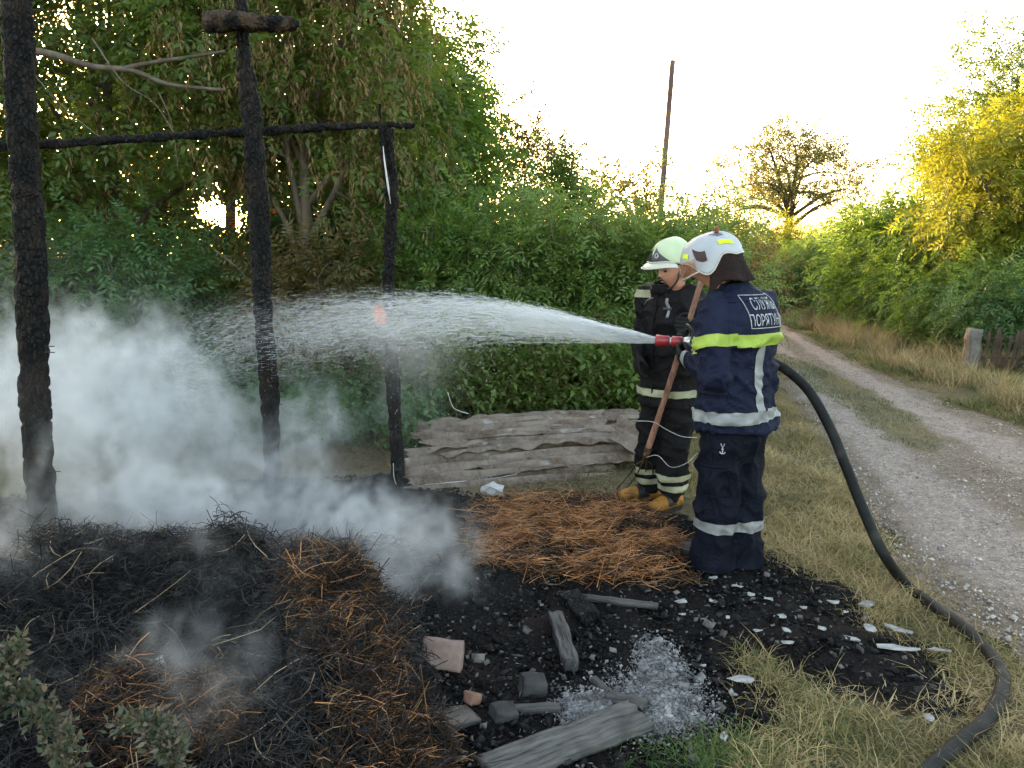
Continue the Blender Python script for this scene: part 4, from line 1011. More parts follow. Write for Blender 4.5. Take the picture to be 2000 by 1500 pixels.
# ================================================================== FIREFIGHTERS
DG = None
def remesh(mb, voxel, smooth=6, name='tmp', factor=.5):
    me = mb.mesh(name); o = bpy.data.objects.new(name, me); COL.objects.link(o)
    m = o.modifiers.new('r', 'REMESH'); m.mode = 'VOXEL'; m.voxel_size = voxel
    s = o.modifiers.new('s', 'SMOOTH'); s.iterations = smooth; s.factor = factor
    bpy.context.view_layer.update()
    ev = o.evaluated_get(bpy.context.evaluated_depsgraph_get())
    out = bpy.data.meshes.new_from_object(ev); out.name = name
    bpy.data.objects.remove(o); bpy.data.meshes.remove(me)
    out.polygons.foreach_set('use_smooth', np.ones(len(out.polygons), bool))
    return out
def displace(me, fn):
    n = len(me.vertices); no = [v.normal.copy() for v in me.vertices]
    for v, nn in zip(me.vertices, no): v.co += nn * fn(v.co, nn)
    me.update(); return me
def limb(mb, pts, rads, sides=16):
    """closed tapered limb with round ends through joints"""
    P = [Vector(p) for p in pts]; n = 10 * (len(P) - 1) + 1
    C = spline(P, n) if len(P) > 2 else [P[0].lerp(P[1], k / (n - 1)) for k in range(n)]
    rr = list(np.interp(np.linspace(0, 1, n), np.linspace(0, 1, len(rads)), rads))
    t0, t1 = (C[0] - C[1]).normalized(), (C[-1] - C[-2]).normalized()
    A_ = [(C[0] + t0 * rr[0] * math.sin(a), rr[0] * math.cos(a)) for a in (1.45, 1.1, .7, .35)]
    B_ = [(C[-1] + t1 * rr[-1] * math.sin(a), rr[-1] * math.cos(a)) for a in (.35, .7, 1.1, 1.45)]
    al = A_ + list(zip(C, rr)) + B_
    mb.tube([a for a, _ in al], [r for _, r in al], sides); return mb
def rings(mb, R_, T, sides=36, power=2.3):
    """vertical loft; R_ = (z, cx, cy, hx, hy); T maps local to person space"""
    V = []; F = []; n = len(R_)
    for z, cx, cy, hx, hy in R_:
        for k in range(sides):
            a = 2 * math.pi * k / sides; c, s = math.cos(a), math.sin(a)
            V.append(T((cx + hx * math.copysign(abs(c) ** (2 / power), c), cy + hy * math.copysign(abs(s) ** (2 / power), s), z)))
    for i in range(n - 1):
        for k in range(sides):
            k2 = (k + 1) % sides; F.append((i * sides + k, i * sides + k2, (i + 1) * sides + k2, (i + 1) * sides + k))
    F.append(tuple(range(sides))[::-1]); F.append(tuple((n - 1) * sides + k for k in range(sides)))
    return mb.add(V, F)
def cut_band(me, planes, keep=None, off=.005, name='stripe'):
    """piece of a garment between planes [(point, normal)...] (kept on the negative side), lifted off the cloth"""
    bm = bmesh.new(); bm.from_mesh(me)
    for co, no in planes:
        bmesh.ops.bisect_plane(bm, geom=bm.verts[:] + bm.edges[:] + bm.faces[:], plane_co=co, plane_no=no, clear_outer=True, dist=1e-6)
    if keep:
        kill = [f for f in bm.faces if not keep(f.calc_center_median(), f.normal)]
        bmesh.ops.delete(bm, geom=kill, context='FACES')
    bm.normal_update()
    for v in bm.verts: v.co += v.normal * off
    out = bpy.data.meshes.new(name); bm.to_mesh(out); bm.free()
    out.polygons.foreach_set('use_smooth', np.ones(len(out.polygons), bool))
    return out
def band_z(me, z0, z1, slope=(0, 0), keep=None, off=.005):
    n = Vector((-slope[0], -slope[1], 1)).normalized()
    return cut_band(me, [(Vector((0, 0, z1)), n), (Vector((0, 0, z0)), -n)], keep, off)
def head_shape(mb, c, fw, up, s=1.0, nose=True):
    fw = Vector(fw).normalized(); up = (Vector(up) - fw * Vector(up).dot(fw)).normalized(); lf = up.cross(fw)
    nu, nv = 40, 28; V = []; F = []
    for j in range(nv + 1):
        th = math.pi * j / nv
        for i in range(nu):
            ph = 2 * math.pi * i / nu
            x, y, z = math.sin(th) * math.cos(ph), math.sin(th) * math.sin(ph), math.cos(th)
            X_, Y_, Z_ = x * .098, y * .076, z * .118
            if z < 0: Y_ *= 1 + .28 * z; X_ *= 1 + (.10 * z if x > 0 else .30 * z)
            if x > .3: X_ -= .012 * max(0, 1 - (abs(y) / .5)) * 0 + .006
            g = lambda y0, z0, sy, sz: math.exp(-((y - y0) / sy) ** 2 - ((z - z0) / sz) ** 2) if x > 0 else 0
            if nose: X_ += .030 * g(0, -.17, .16, .16) + .012 * g(0, .05, .12, .2)
            X_ += .010 * (g(.33, .17, .3, .10) + g(-.33, .17, .3, .10)) - .012 * (g(.33, .02, .2, .10) + g(-.33, .02, .2, .10))
            X_ += .010 * g(0, -.47, .3, .07) - .006 * g(0, -.56, .3, .04) + .006 * g(0, -.63, .25, .06) + .012 * g(0, -.9, .35, .15)
            e = math.exp(-((x + .05) / .16) ** 2 - ((z + .05) / .24) ** 2); Y_ += math.copysign(.016 * e, y) if abs(y) > .5 else 0
            V.append(Vector(c) + (fw * X_ + lf * Y_ + up * Z_) * s)
    for j in range(nv):
        for i in range(nu):
            i2 = (i + 1) % nu; F.append((j * nu + i, (j + 1) * nu + i, (j + 1) * nu + i2, j * nu + i2))
    return mb.add(V, F)
def glove_mb(wrist, palm_dir, palm_n, side, grip=.9, r=.011, spread=.021, hold=.018):
    """palm plus five bent fingers. palm_dir: wrist -> knuckles, palm_n: out of the palm, side: towards the thumb"""
    f = Vector(palm_dir).normalized(); n = Vector(palm_n); n = (n - f * n.dot(f)).normalized(); s = f.cross(n)
    if s.dot(Vector(side)) < 0: s = -s
    w0 = Vector(wrist); mb = MB()
    limb(mb, [w0 - f * .05, w0 + f * .005], [.042, .036], 14)
    for k, o_ in enumerate((-.028, -.010, .010, .028)):
        limb(mb, [w0 + s * o_ * .6, w0 + f * .045 + s * o_, w0 + f * .082 + s * o_ * 1.1 - n * .004], [.020, .021, .016], 10)
    for k, (o_, L_) in enumerate(((-.036, .74), (-.0125, .95), (.0125, 1.0), (.036, .92))):
        b = w0 + f * .085 + s * o_; g = grip * (1.0 + .05 * (k - 1.5)); l1, l2, l3 = .044 * L_, .030 * L_, .024 * L_
        def dr(a): return f * math.cos(a) + n * math.sin(a)
        a1, a2, a3 = g * .75, g * 1.75, g * 2.6
        p1 = b + dr(a1) * l1; p2 = p1 + dr(a2) * l2; p3 = p2 + dr(a3) * l3
        limb(mb, [b, p1, p2, p3], [r * 1.15, r * 1.08, r, r * .86], 10)
    tb = w0 + f * .025 + s * .036 + n * .006
    t1 = tb + (f * .55 + s * .75 + n * .35).normalized() * .036
    t2 = t1 + (f * .80 + s * .10 + n * .65).normalized() * .032
    t3 = t2 + (f * .75 - s * .45 + n * .50).normalized() * .024
    limb(mb, [tb, t1, t2, t3], [r * 1.5, r * 1.25, r * 1.1, r * .92], 10)
    return mb

def cloth_mat(name, c1, c2, rough=.75, dust=.0, sheen=.2):
    m, N, out = nt(name); tc = N('TexCoord').outputs['Object']
    n1 = N('TexNoise', {'Vector': tc, 'Scale': 7, 'Detail': 6, 'Roughness': .6}).outputs[0]
    n2 = N('TexNoise', {'Vector': tc, 'Scale': 260, 'Detail': 2}).outputs[0]
    n3 = N('TexNoise', {'Vector': tc, 'Scale': 38, 'Detail': 6, 'Roughness': .75}).outputs[0]
    col = mixc(N, ramp(N, n1, [(.35, 0), (.65, 1)]), c1, c2)
    if dust: col = mixc(N, ramp(N, n3, [(.56, 0), (.8, dust)]), col, (.09, .085, .08))
    n4 = N('TexNoise', {'Vector': tc, 'Scale': 17, 'Detail': 3, 'Distortion': 1.2}).outputs[0]
    n4 = N('Math', {0: N('Math', {0: n4, 1: .5}, operation='SUBTRACT').outputs[0]}, operation='ABSOLUTE').outputs[0]
    n1 = N('Math', {0: n1, 1: N('Math', {0: n4, 1: -2.2}, operation='MULTIPLY').outputs[0]}, operation='ADD').outputs[0]
    h = N('Math', {0: n1, 1: N('Math', {0: n2, 1: .12}, operation='MULTIPLY').outputs[0]}, operation='ADD').outputs[0]
    bp = N('Bump', {'Strength': .55, 'Distance': .014, 'Height': h})
    p = N('BsdfPrincipled', {'Base Color': col, 'Roughness': rough, 'Specular IOR Level': .12, 'Normal': bp.outputs[0]}); out(p.outputs[0]); return m
navy = cloth_mat('navy_jacket', (.0045, .0065, .0185), (.0080, .0112, .029), .7, .18)
navy2 = cloth_mat('navy_trousers', (.0018, .0028, .0072), (.0035, .0052, .0125), .75, .10)
black_c = cloth_mat('black_turnout', (.005, .0042, .005), (.012, .0105, .012), .75, .22)
black_t = cloth_mat('black_trousers', (.004, .0035, .004), (.009, .008, .009), .8, .2)
glove_m = cloth_mat('black_glove', (.007, .007, .007), (.018, .018, .019), .65, .3)
curtain_m = cloth_mat('brown_curtain', (.012, .0065, .006), (.022, .012, .011), .8, .05)
skin_m = surface('skin', (.42, .19, .13), (.50, .25, .175), 14, .5, .1, 80, spec=.4)
lime_m = surface('lime_reflective', (.20, .28, .03), (.28, .36, .05), 10, .5, .15, 90, c3=(.13, .16, .05), c3_scale=22, c3_amt=(.60, .75))
grey_refl = surface('grey_reflective', (.15, .153, .157), (.235, .24, .245), 12, .4, .15, 90, c3=(.15, .15, .16), c3_scale=18, c3_amt=(.60, .76))
cream_refl = surface('cream_reflective', (.21, .21, .135), (.31, .305, .20), 12, .5, .15, 90, c3=(.16, .16, .10), c3_scale=20, c3_amt=(.62, .78))
white_shell = surface('white_helmet', (.30, .31, .335), (.39, .40, .425), 5, .5, .03, 60, spec=.35, c3=(.22, .22, .235), c3_scale=16, c3_amt=(.60, .8))
green_shell = surface('pale_green_helmet', (.34, .40, .24), (.43, .48, .31), 6, .5, .03, 60, spec=.35, c3=(.36, .42, .28), c3_scale=14, c3_amt=(.62, .78))
dark_plastic = surface('dark_plastic', (.018, .016, .02), (.03, .027, .034), 8, .4, .1, 60, spec=.5)
brown_plastic = surface('brown_recess', (.035, .015, .018), (.055, .026, .03), 8, .6, .1, 60)
ink_m = surface('black_ink', (.01, .01, .012), (.02, .02, .022), 8, .6, .05, 60)
white_print = surface('white_print', (.26, .265, .29), (.40, .405, .43), 30, .6, .1, 90, c3=(.10, .11, .15), c3_scale=40, c3_amt=(.6, .72))
rim_m = surface('pale_rim', (.36, .33, .30), (.46, .43, .39), 8, .4, .05, 60)
lime_patch = surface('lime_patch', (.50, .66, .01), (.60, .76, .02), 8, .4, .05, 60)
boot_y = surface('yellow_boot', (.20, .085, .010), (.31, .135, .016), 9, .6, .2, 50, c3=(.10, .06, .02), c3_scale=12, c3_amt=(.52, .7))
boot_k = surface('black_boot', (.010, .010, .010), (.03, .028, .026), 9, .5, .2, 50)
def glass_mat(name, c, alpha, rough=.1):
    m, N, out = nt(name)
    p = N('BsdfPrincipled', {'Base Color': rgba(c), 'Roughness': rough, 'Specular IOR Level': .6}); t = N('BsdfTransparent')
    out(N('MixShader', {0: alpha, 1: t.outputs[0], 2: p.outputs[0]}).outputs[0]); return m
amber = glass_mat('amber_visor', (.30, .14, .08), .55); clear_v = glass_mat('clear_visor', (.75, .75, .62), .55, .25)

class Person:
    def __init__(s, name, label, base, heading):
        s.base = Vector(base); s.h = R(heading); s.root = empty(name, base); tag(s.root, label, 'person')
        s.fw = Vector((math.cos(s.h), math.sin(s.h), 0)); s.lf = Vector((-math.sin(s.h), math.cos(s.h), 0))
    def T(s, p): return s.fw * p[0] + s.lf * p[1] + Vector((0, 0, p[2]))
    def loc(s, p): return Vector((p.dot(s.fw), p.dot(s.lf), p.z))
    def rel(s, wpt): return Vector(wpt) - s.base
def folds(seed, a1=.010, a2=.005, f1=5.0, f2=14.0, sq=(1, 1, 1.6), calm=None):
    A1, A2 = a1, a2
    def fn(co, no):
        k_ = calm(co) if calm else 1.0; a1, a2 = A1 * k_, A2 * k_
        p = Vector((co.x * sq[0], co.y * sq[1], co.z * sq[2]))
        q = p + Vector((mnoise.noise(p * 3 + Vector((seed, 1, 0))), mnoise.noise(p * 3 + Vector((2, seed, 0))), mnoise.noise(p * 3 + Vector((0, 3, seed))))) * .10
        r1 = max(0, 1 - abs(mnoise.noise(q * f1 + Vector((seed, 0, 0)))) * 2.6) ** 1.6
        r2 = max(0, 1 - abs(mnoise.noise(q * f1 * 2.1 + Vector((0, seed, 4)))) * 2.6) ** 1.6
        return a1 * (r1 - .45) + a1 * .45 * (r2 - .45) + a2 * mnoise.noise(p * f2 + Vector((0, seed, 0)))
    return fn
class Shell:
    """helmet shell: azimuth 0 = front, t 0 = crown, 1 = rim"""
    def __init__(s, c, fw, up, rad, rim):
        s.c = Vector(c); s.fw = Vector(fw).normalized(); s.up = (Vector(up) - s.fw * Vector(up).dot(s.fw)).normalized(); s.lf = s.up.cross(s.fw); s.rad = rad; s.rim = rim
    def pt(s, ph, t, off=0.0):
        zr = s.rim(ph); rx, ry, rz = s.rad
        if zr >= 0: thm = math.acos(min(1, zr / rz))
        else: thm = math.pi / 2 + min(.9, -zr / rz)
        th = thm * t
        if th <= math.pi / 2: q, z = math.sin(th), math.cos(th) * rz
        else: d = (th - math.pi / 2); q, z = 1 + .10 * d * d, -d * rz
        x, y = math.cos(ph) * q * (rx + off), math.sin(ph) * q * (ry + off); z += off * math.cos(th)
        return s.c + s.fw * x + s.lf * y + s.up * z
    def build(s, name, mat, parent, th=.005, nu=56, nv=18, crest=.0):
        V = []; F = []
        for k, off in enumerate((0, -th)):
            for j in range(nv + 1):
                for i in range(nu):
                    ph = 2 * math.pi * i / nu
                    ph = (ph + math.pi) % (2 * math.pi) - math.pi
                    cr = crest * math.exp(-(math.sin(ph) / .16) ** 2) * math.sin(math.pi * min(1, j / nv)) if k == 0 else 0
                    V.append(s.pt(ph, j / nv, off + cr))
        n_ = (nv + 1) * nu
        for j in range(nv):
            for i in range(nu):
                i2 = (i + 1) % nu; q_ = (j * nu + i, (j + 1) * nu + i, (j + 1) * nu + i2, j * nu + i2)
                F.append(q_); F.append(tuple(n_ + a for a in q_[::-1]))
        for i in range(nu):
            i2 = (i + 1) % nu; F.append((nv * nu + i, n_ + nv * nu + i, n_ + nv * nu + i2, nv * nu + i2))
        mb = MB(); mb.add(V, F); return mb.build(name, mat, parent, True)
    def patch(s, name, mat, parent, ph0, ph1, t0, t1, off=.003, n=10, shape=None):
        V = []; F = []
        for j in range(n + 1):
            for i in range(n + 1):
                a, b = i / n, j / n
                if shape: a, b = shape(a, b)
                V.append(s.pt(ph0 + (ph1 - ph0) * a, t0 + (t1 - t0) * b, off))
        for j in range(n):
            for i in range(n):
                k = j * (n + 1) + i; F.append((k, k + 1, k + n + 2, k + n + 1))
        mb = MB(); mb.add(V, F); return mb.build(name, mat, parent, True)
def wrap_text(lines, me, origin, right, up, inward, size, parent, name, mat, leading=1.15, stretch=1.0):
    """letters pressed on a garment by casting along 'inward'"""
    bvh = BVHTree.FromObject
    bm = bmesh.new(); bm.from_mesh(me); tree = BVHTree.FromBMesh(bm)
    for k, line in enumerate(lines):
        cu = bpy.data.curves.new(name, 'FONT'); cu.body = line; cu.size = size; cu.align_x = 'CENTER'; cu.resolution_u = 3; cu.offset = .0
        o = bpy.data.objects.new('tmp_text', cu); COL.objects.link(o); bpy.context.view_layer.update()
        tm = bpy.data.meshes.new_from_object(o.evaluated_get(bpy.context.evaluated_depsgraph_get()))
        bpy.data.objects.remove(o); bpy.data.curves.remove(cu)
        b2 = bmesh.new(); b2.from_mesh(tm); bmesh.ops.triangulate(b2, faces=b2.faces[:])
        bmesh.ops.subdivide_edges(b2, edges=[e for e in b2.edges if e.calc_length() > .02], cuts=1)
        for v in b2.verts:
            p = Vector(origin) + Vector(right) * v.co.x * stretch + Vector(up) * (v.co.y - k * size * leading)
            hit = tree.ray_cast(p - Vector(inward) * .5, Vector(inward))
            v.co = (hit[0] - Vector(inward) * .004) if hit[0] else p
        b2.to_mesh(tm); b2.free(); tm.materials.clear()
        link(name, tm, mat, parent)
    bm.free()

# ------------------------------------------------------------------ front firefighter: navy suit, white helmet, works the nozzle
A = Person('person', 'firefighter in navy suit and white helmet spraying water from a red nozzle', (1.17, 3.98, Hz(1.17, 3.98)), 124)
NZ0, NZ1 = at(1352, 668, 4.16), at(1281, 665, 4.22)         # nozzle axis, back to mouth
NZD = (NZ1 - NZ0).normalized()
hL = A.rel(at(1349, 694, 4.08)); hR = A.rel(at(1350, 672, 4.24))
shL, shR = A.T((.03, .20, 1.41)), A.T((.03, -.20, 1.41))
elL, elR = A.T((-.075, .245, 1.085)), A.T((.10, -.27, 1.12))
hc = A.rel(at(1388, 517, 4.06)); hfw = Vector((math.cos(R(160)), math.sin(R(160)), -.36)).normalized(); hup = Vector((hfw.x * .36, hfw.y * .36, 1))
# body: one continuous surface, mostly under the clothes
mb = MB()
rings(mb, [(.80, 0, 0, .12, .17), (.95, 0, 0, .12, .165), (1.1, 0, 0, .115, .16), (1.28, 0, 0, .12, .16), (1.39, .01, 0, .09, .13), (1.45, .03, 0, .06, .08)], A.T)
limb(mb, [A.T((.03, 0, 1.42)), hc - hup * .09 - hfw * .01], [.06, .056])
head_shape(mb, hc, hfw, hup, 1.0)
for sh, el, h_ in ((shL, elL, hL), (shR, elR, hR)): limb(mb, [sh, el], [.042, .038]); limb(mb, [el, el.lerp(h_, .8)], [.042, .03])
for yy, fx in ((.085, .02), (-.085, -.01)): limb(mb, [A.T((0, yy, .85)), A.T((.01, yy, .48)), A.T((fx, yy, .09))], [.085, .06, .045])
link('body', remesh(mb, .009, 3, 'body'), skin_m, A.root)
# jacket
mb = MB()
rings(mb, [(.775, -.005, 0, .182, .226), (.81, -.005, 0, .184, .230), (.95, 0, 0, .170, .215), (1.10, 0, 0, .168, .212), (1.25, -.005, 0, .176, .222), (1.36, -.005, 0, .165, .218), (1.43, .008, 0, .140, .185), (1.49, .03, 0, .110, .125), (1.54, .055, 0, .085, .09)], A.T)
limb(mb, [shL + A.T((-.01, -.02, -.01)), shL.lerp(elL, .5) + A.lf * .012, elL], [.092, .080, .076]); limb(mb, [elL, elL.lerp(hL, .55), elL.lerp(hL, .86)], [.077, .068, .058])
limb(mb, [shR + A.T((-.01, .02, -.01)), shR.lerp(elR, .5), elR], [.098, .09, .082]); limb(mb, [elR, elR.lerp(hR, .5), elR.lerp(hR, .86)], [.082, .07, .060])
jac = displace(remesh(mb, .0085, 5, 'jacket'), folds(3, .024, .009, 5.0, 15, (1, 1, 1.3), lambda c: 1 - .8 * float(sstep(1.22, 1.32, np.array(c.z))) * float(sstep(.0, -.08, np.array(A.loc(c).x)))))
jo = link('jacket', jac, navy, A.root)
def side_y(lo, hi, xmax=None):
    def k(c, n):
        l = A.loc(c); return lo < l.y < hi and (xmax is None or l.x < xmax)
    return k
link('hem_stripe', band_z(jac, .835, .895, (.02, .0), None, .009), grey_refl, jo)
tors = lambda c, n: abs(A.loc(c).y) < .200 or A.loc(c).x < -.06
link('chest_stripe', band_z(jac, 1.225, 1.285, (0, 0), lambda c, n: A.loc(c).y < .170 and A.loc(c).y > -.23, .005), lime_m, jo)
ax = (elL - shL).normalized()
link('sleeve_stripe', cut_band(jac, [(shL + ax * .215, ax), (shL + ax * .155, -ax)], lambda c, n: A.loc(c).y > .165 and c.z > 1.13 and (c - (shL + ax * .185)).length < .135, .006), lime_m, jo)
a_ = A.T((0, .055, 0)); b_ = A.T((0, -.012, 0))
link('back_stripe', cut_band(jac, [(A.T((0, .058, 0)), A.lf), (A.T((0, -.002, 0)), -A.lf), (Vector((0, 0, 1.224)), Vector((0, 0, 1))), (Vector((0, 0, .896)), Vector((0, 0, -1)))], lambda c, n: A.loc(c).x < -.05, .005), grey_refl, jo)
ax = (hL - elL).normalized()
link('cuff_stripe', cut_band(jac, [(elL.lerp(hL, .93), ax), (elL.lerp(hL, .80), -ax)], lambda c, n: (c - hL).length < .14, .004), grey_refl, jo)
wrap_text(['СЛУЖБА', 'ПОРЯТУНКУ'], jac, A.T((-.2, -.035, 1.405)), -A.lf, Vector((0, 0, 1)), A.fw, .078, jo, 'back_lettering', white_print, 1.0, .62)
# outline of the lettering patch
mbp = MB(); bmj = bmesh.new(); bmj.from_mesh(jac); trj = BVHTree.FromBMesh(bmj)
def press(tree, p, inward, off=.005):
    h_ = tree.ray_cast(p - inward * .5, inward); return (h_[0] - inward * off) if h_[0] else p
cs = [(.105, 1.475), (-.165, 1.475), (-.165, 1.315), (.105, 1.315), (.105, 1.475)]
line = []
for (y0, z0), (y1, z1) in zip(cs[:-1], cs[1:]): line += [press(trj, A.T((-.2, y0 + (y1 - y0) * k / 8, z0 + (z1 - z0) * k / 8)), A.fw) for k in range(8)]
mbp.tube(line + [line[0]], .0022, 5); mbp.build('patch_border', white_print, jo, True); bmj.free()
# trousers
mb = MB()
rings(mb, [(.56, 0, 0, .07, .12), (.66, 0, 0, .125, .18), (.73, -.005, 0, .150, .196), (.79, -.01, 0, .145, .186), (.86, -.01, 0, .125, .165), (.92, 0, 0, .11, .15)], A.T)
fl, fr_ = A.T((.035, .078, 0)), A.T((-.02, -.085, 0))
limb(mb, [A.T((.0, .085, .74)), A.T((.02, .085, .45)), fl + Vector((0, 0, .0))], [.122, .113, .112], 22); limb(mb, [A.T((0, -.085, .74)), A.T((.0, -.09, .45)), fr_ + Vector((0, 0, .0))], [.122, .11, .106], 22)
limb(mb, [fl + Vector((0, 0, .16)), fl + Vector((0, 0, .10))], [.110, .112], 22); limb(mb, [fr_ + Vector((0, 0, .16)), fr_ + Vector((0, 0, .10))], [.106, .108], 22)
trm = displace(remesh(mb, .0085, 4, 'trousers'), folds(8, .026, .010, 4.6, 14, (1, 1, .8)))
for v in trm.vertices: v.co.z = max(v.co.z, .012 + .008 * math.sin(v.co.x * 30))
to = link('trousers', trm, navy2, A.root)
link('calf_stripe', band_z(trm, .225, .285, (-.08, .02), None, .005), grey_refl, to)
# small anchor-like emblem on the thigh
bmj = bmesh.new(); bmj.from_mesh(trm); trj = BVHTree.FromBMesh(bmj)
view = (A.base + Vector((0, 0, .6)) - Vector((0, 0, CAM_H))).normalized(); view.z = 0; view.normalize(); rt = Vector((view.y, -view.x, 0))
eo = A.rel(at(1411, 880, 3.8))
for nm, pl in (('emblem', [[(-.004, .014), (-.010, .030)], [(.004, .014), (.009, .030)], [(0, .016), (0, -.020)], [(-.014, -.012), (-.008, -.020), (0, -.022), (.008, -.020), (.014, -.012)], [(-.006, .002), (.006, .002)]]),):
    mbp = MB()
    for line in pl:
        P = []
        for (x0, y0), (x1, y1) in zip(line[:-1], line[1:]): P += [(x0 + (x1 - x0) * k / 4, y0 + (y1 - y0) * k / 4) for k in range(4)]
        P.append(line[-1])
        mbp.tube([press(trj, eo + rt * x + Vector((0, 0, y)), view, .004) for x, y in P], .0028, 5)
    mbp.build(nm, white_print, to, True)
bmj.free()
# boots
def boot(P, foot, yaw_off, mat, sole_mat, h=.20, r=.062, ln=.285):
    d = Vector((math.cos(P.h + R(yaw_off)), math.sin(P.h + R(yaw_off)), 0)); mb = MB(); f0 = Vector((foot.x, foot.y, 0))
    limb(mb, [f0 + Vector((0, 0, h)), f0 + Vector((0, 0, .07))], [r, r * .92], 18)
    limb(mb, [f0 - d * .05 + Vector((0, 0, .055)), f0 + d * .06 + Vector((0, 0, .062)), f0 + d * (ln - .12) + Vector((0, 0, .048))], [.050, .054, .045], 18)
    me = remesh(mb, .008, 4, 'boot')
    for v in me.vertices: v.co.z = max(v.co.z, .016)
    o = link('boot', me, mat, P.root)
    mb = MB(); V = []; s_ = d.cross(Vector((0, 0, 1))); n_ = 24
    for z in (0.0, .022):
        for k in range(n_):
            a = 2 * math.pi * k / n_; V.append(f0 + d * (.035 + (ln / 2) * math.cos(a)) + s_ * (.052 + .006 * math.cos(a)) * math.sin(a) + Vector((0, 0, z)))
    mb.add(V, [tuple(range(n_))[::-1], tuple(range(n_, 2 * n_))] + [(k, (k + 1) % n_, n_ + (k + 1) % n_, n_ + k) for k in range(n_)])
    mb.build('sole', sole_mat, o, False); return o
boot(A, fl + A.fw * .035, 6, boot_k, boot_k, .16, .055); boot(A, fr_ + A.fw * .035, -8, boot_k, boot_k, .16, .055)
# seams, flaps and pockets pressed on the cloth
def seam(me, P_, pts, nm, mat, r, par, inward, origin):
    b_ = bmesh.new(); b_.from_mesh(me); t_ = BVHTree.FromBMesh(b_); Q = []
    for a0, a1 in zip(pts[:-1], pts[1:]): Q += [press(t_, origin(a0[0] + (a1[0] - a0[0]) * k / 6, a0[1] + (a1[1] - a0[1]) * k / 6), inward, .001) for k in range(6)]
    MB().tube(Q, r, 6).build(nm, mat, par, True); b_.free()
left_in = -A.lf; og = lambda x, z: A.T((x, .4, z))
seam(jac, A, [(-.11, .99), (.06, .975)], 'pocket_flap', navy, .010, jo, left_in, og)
seam(jac, A, [(-.11, .99), (-.11, .93)], 'pocket_edge', navy, .004, jo, left_in, og); seam(jac, A, [(.06, .975), (.06, .93)], 'pocket_edge', navy, .004, jo, left_in, og)
seam(trm, A, [(-.03, .74), (-.02, .5), (.02, .30)], 'side_seam', navy2, .004, to, left_in, og)
seam(trm, A, [(-.09, .60), (.075, .60)], 'pocket_flap', navy2, .009, to, left_in, og); seam(trm, A, [(-.09, .60), (-.085, .44), (.08, .44), (.075, .60)], 'pocket_edge', navy2, .004, to, left_in, og)
bk = lambda y, z: A.T((-.4, y, z))
seam(jac, A, [(.16, 1.44), (.0, 1.455), (-.16, 1.44)], 'yoke_seam', navy, .004, jo, A.fw, bk)
# gloves
def add_glove(P, wrist, d, n, side, grip, name='glove'):
    mb = glove_mb(wrist, d, n, side, grip); return link(name, remesh(mb, .0048, 3, 'glove'), glove_m, P.root)
nd = NZD
add_glove(A, hL + Vector((.01, -.045, -.03)), (nd * .75 + Vector((0, .35, .25))), Vector((0, .75, .65)), Vector((-.2, -.1, 1)), .95)
add_glove(A, hR + Vector((.04, .05, -.02)), (nd * .9 + Vector((0, -.2, .2))), Vector((0, -.8, .45)), Vector((0, 0, 1)), .95)
# helmet
rimA = lambda ph: (.030 - .100 * math.exp(-((abs(ph) - 1.45) / .48) ** 2) - (.045 if abs(ph) > 2 else 0) * min(1, (abs(ph) - 2) * 2) - .012 * math.exp(-(ph / .5) ** 2))
ha = Shell(hc + hup * .022 - hfw * .012, hfw, hup, (.160, .128, .138), rimA)
he = ha.build('helmet', white_shell, A.root, crest=.008)
rimt = MB().tube([ha.pt((2 * math.pi * k / 72) - math.pi, 1.0, .001) for k in range(73)], .0045, 6); rimt.build('rim', rim_m, he, True)
ha.patch('side_vent', brown_plastic, he, 1.05, 1.58, .56, .76, .004, 10, lambda a, b: (a + .25 * b * (1 - a) - .1 * a, b + .12 * (1 - b) * a))
ha.patch('side_vent', brown_plastic, he, -1.30, -.78, .60, .80, .004)
ha.patch('reflective_patch', lime_patch, he, 2.05, 2.60, .64, .76, .004); ha.patch('reflective_patch', lime_patch, he, .55, .88, .74, .86, .004)
ha.patch('reflective_patch', lime_patch, he, -2.45, -1.95, .66, .80, .004)
for k in range(3): ha.patch('ink_mark', ink_m, he, 1.95 + .12 * k, 2.75 - .08 * k, .34 + .055 * k, .366 + .055 * k, .004, 8, lambda a, b: (a, b + .35 * math.sin(a * 6)))
kn = MB(); limb(kn, [ha.pt(2.6, .30, .004), ha.pt(2.6, .30, .022)], [.012, .010], 10); kn.build('knob', surface('red_knob', (.16, .03, .03), (.22, .05, .05), 8, .5, .1, 50), he, True)
# visor under the front rim
V = []; F = []; nU = 24
for j, (zz, rr_) in enumerate(((.03, .168), (.0, .175), (-.03, .176), (-.055, .170))):
    for i in range(nU + 1):
        ph = -1.15 + 2.3 * i / nU; kk_ = 1 - .25 * (abs(ph) / 1.15) ** 2 * (j / 3)
        V.append(ha.c + ha.fw * math.cos(ph) * rr_ + ha.lf * math.sin(ph) * (rr_ - .034) + ha.up * (zz * kk_ + .0))
for j in range(3):
    for i in range(nU): k = j * (nU + 1) + i; F.append((k, k + 1, k + nU + 2, k + nU + 1))
mb = MB(); mb.add(V, F); vo = mb.build('visor', amber, he, True)
MB().tube(V[3 * (nU + 1):], .005, 6).build('visor_rim', rim_m, vo, True)
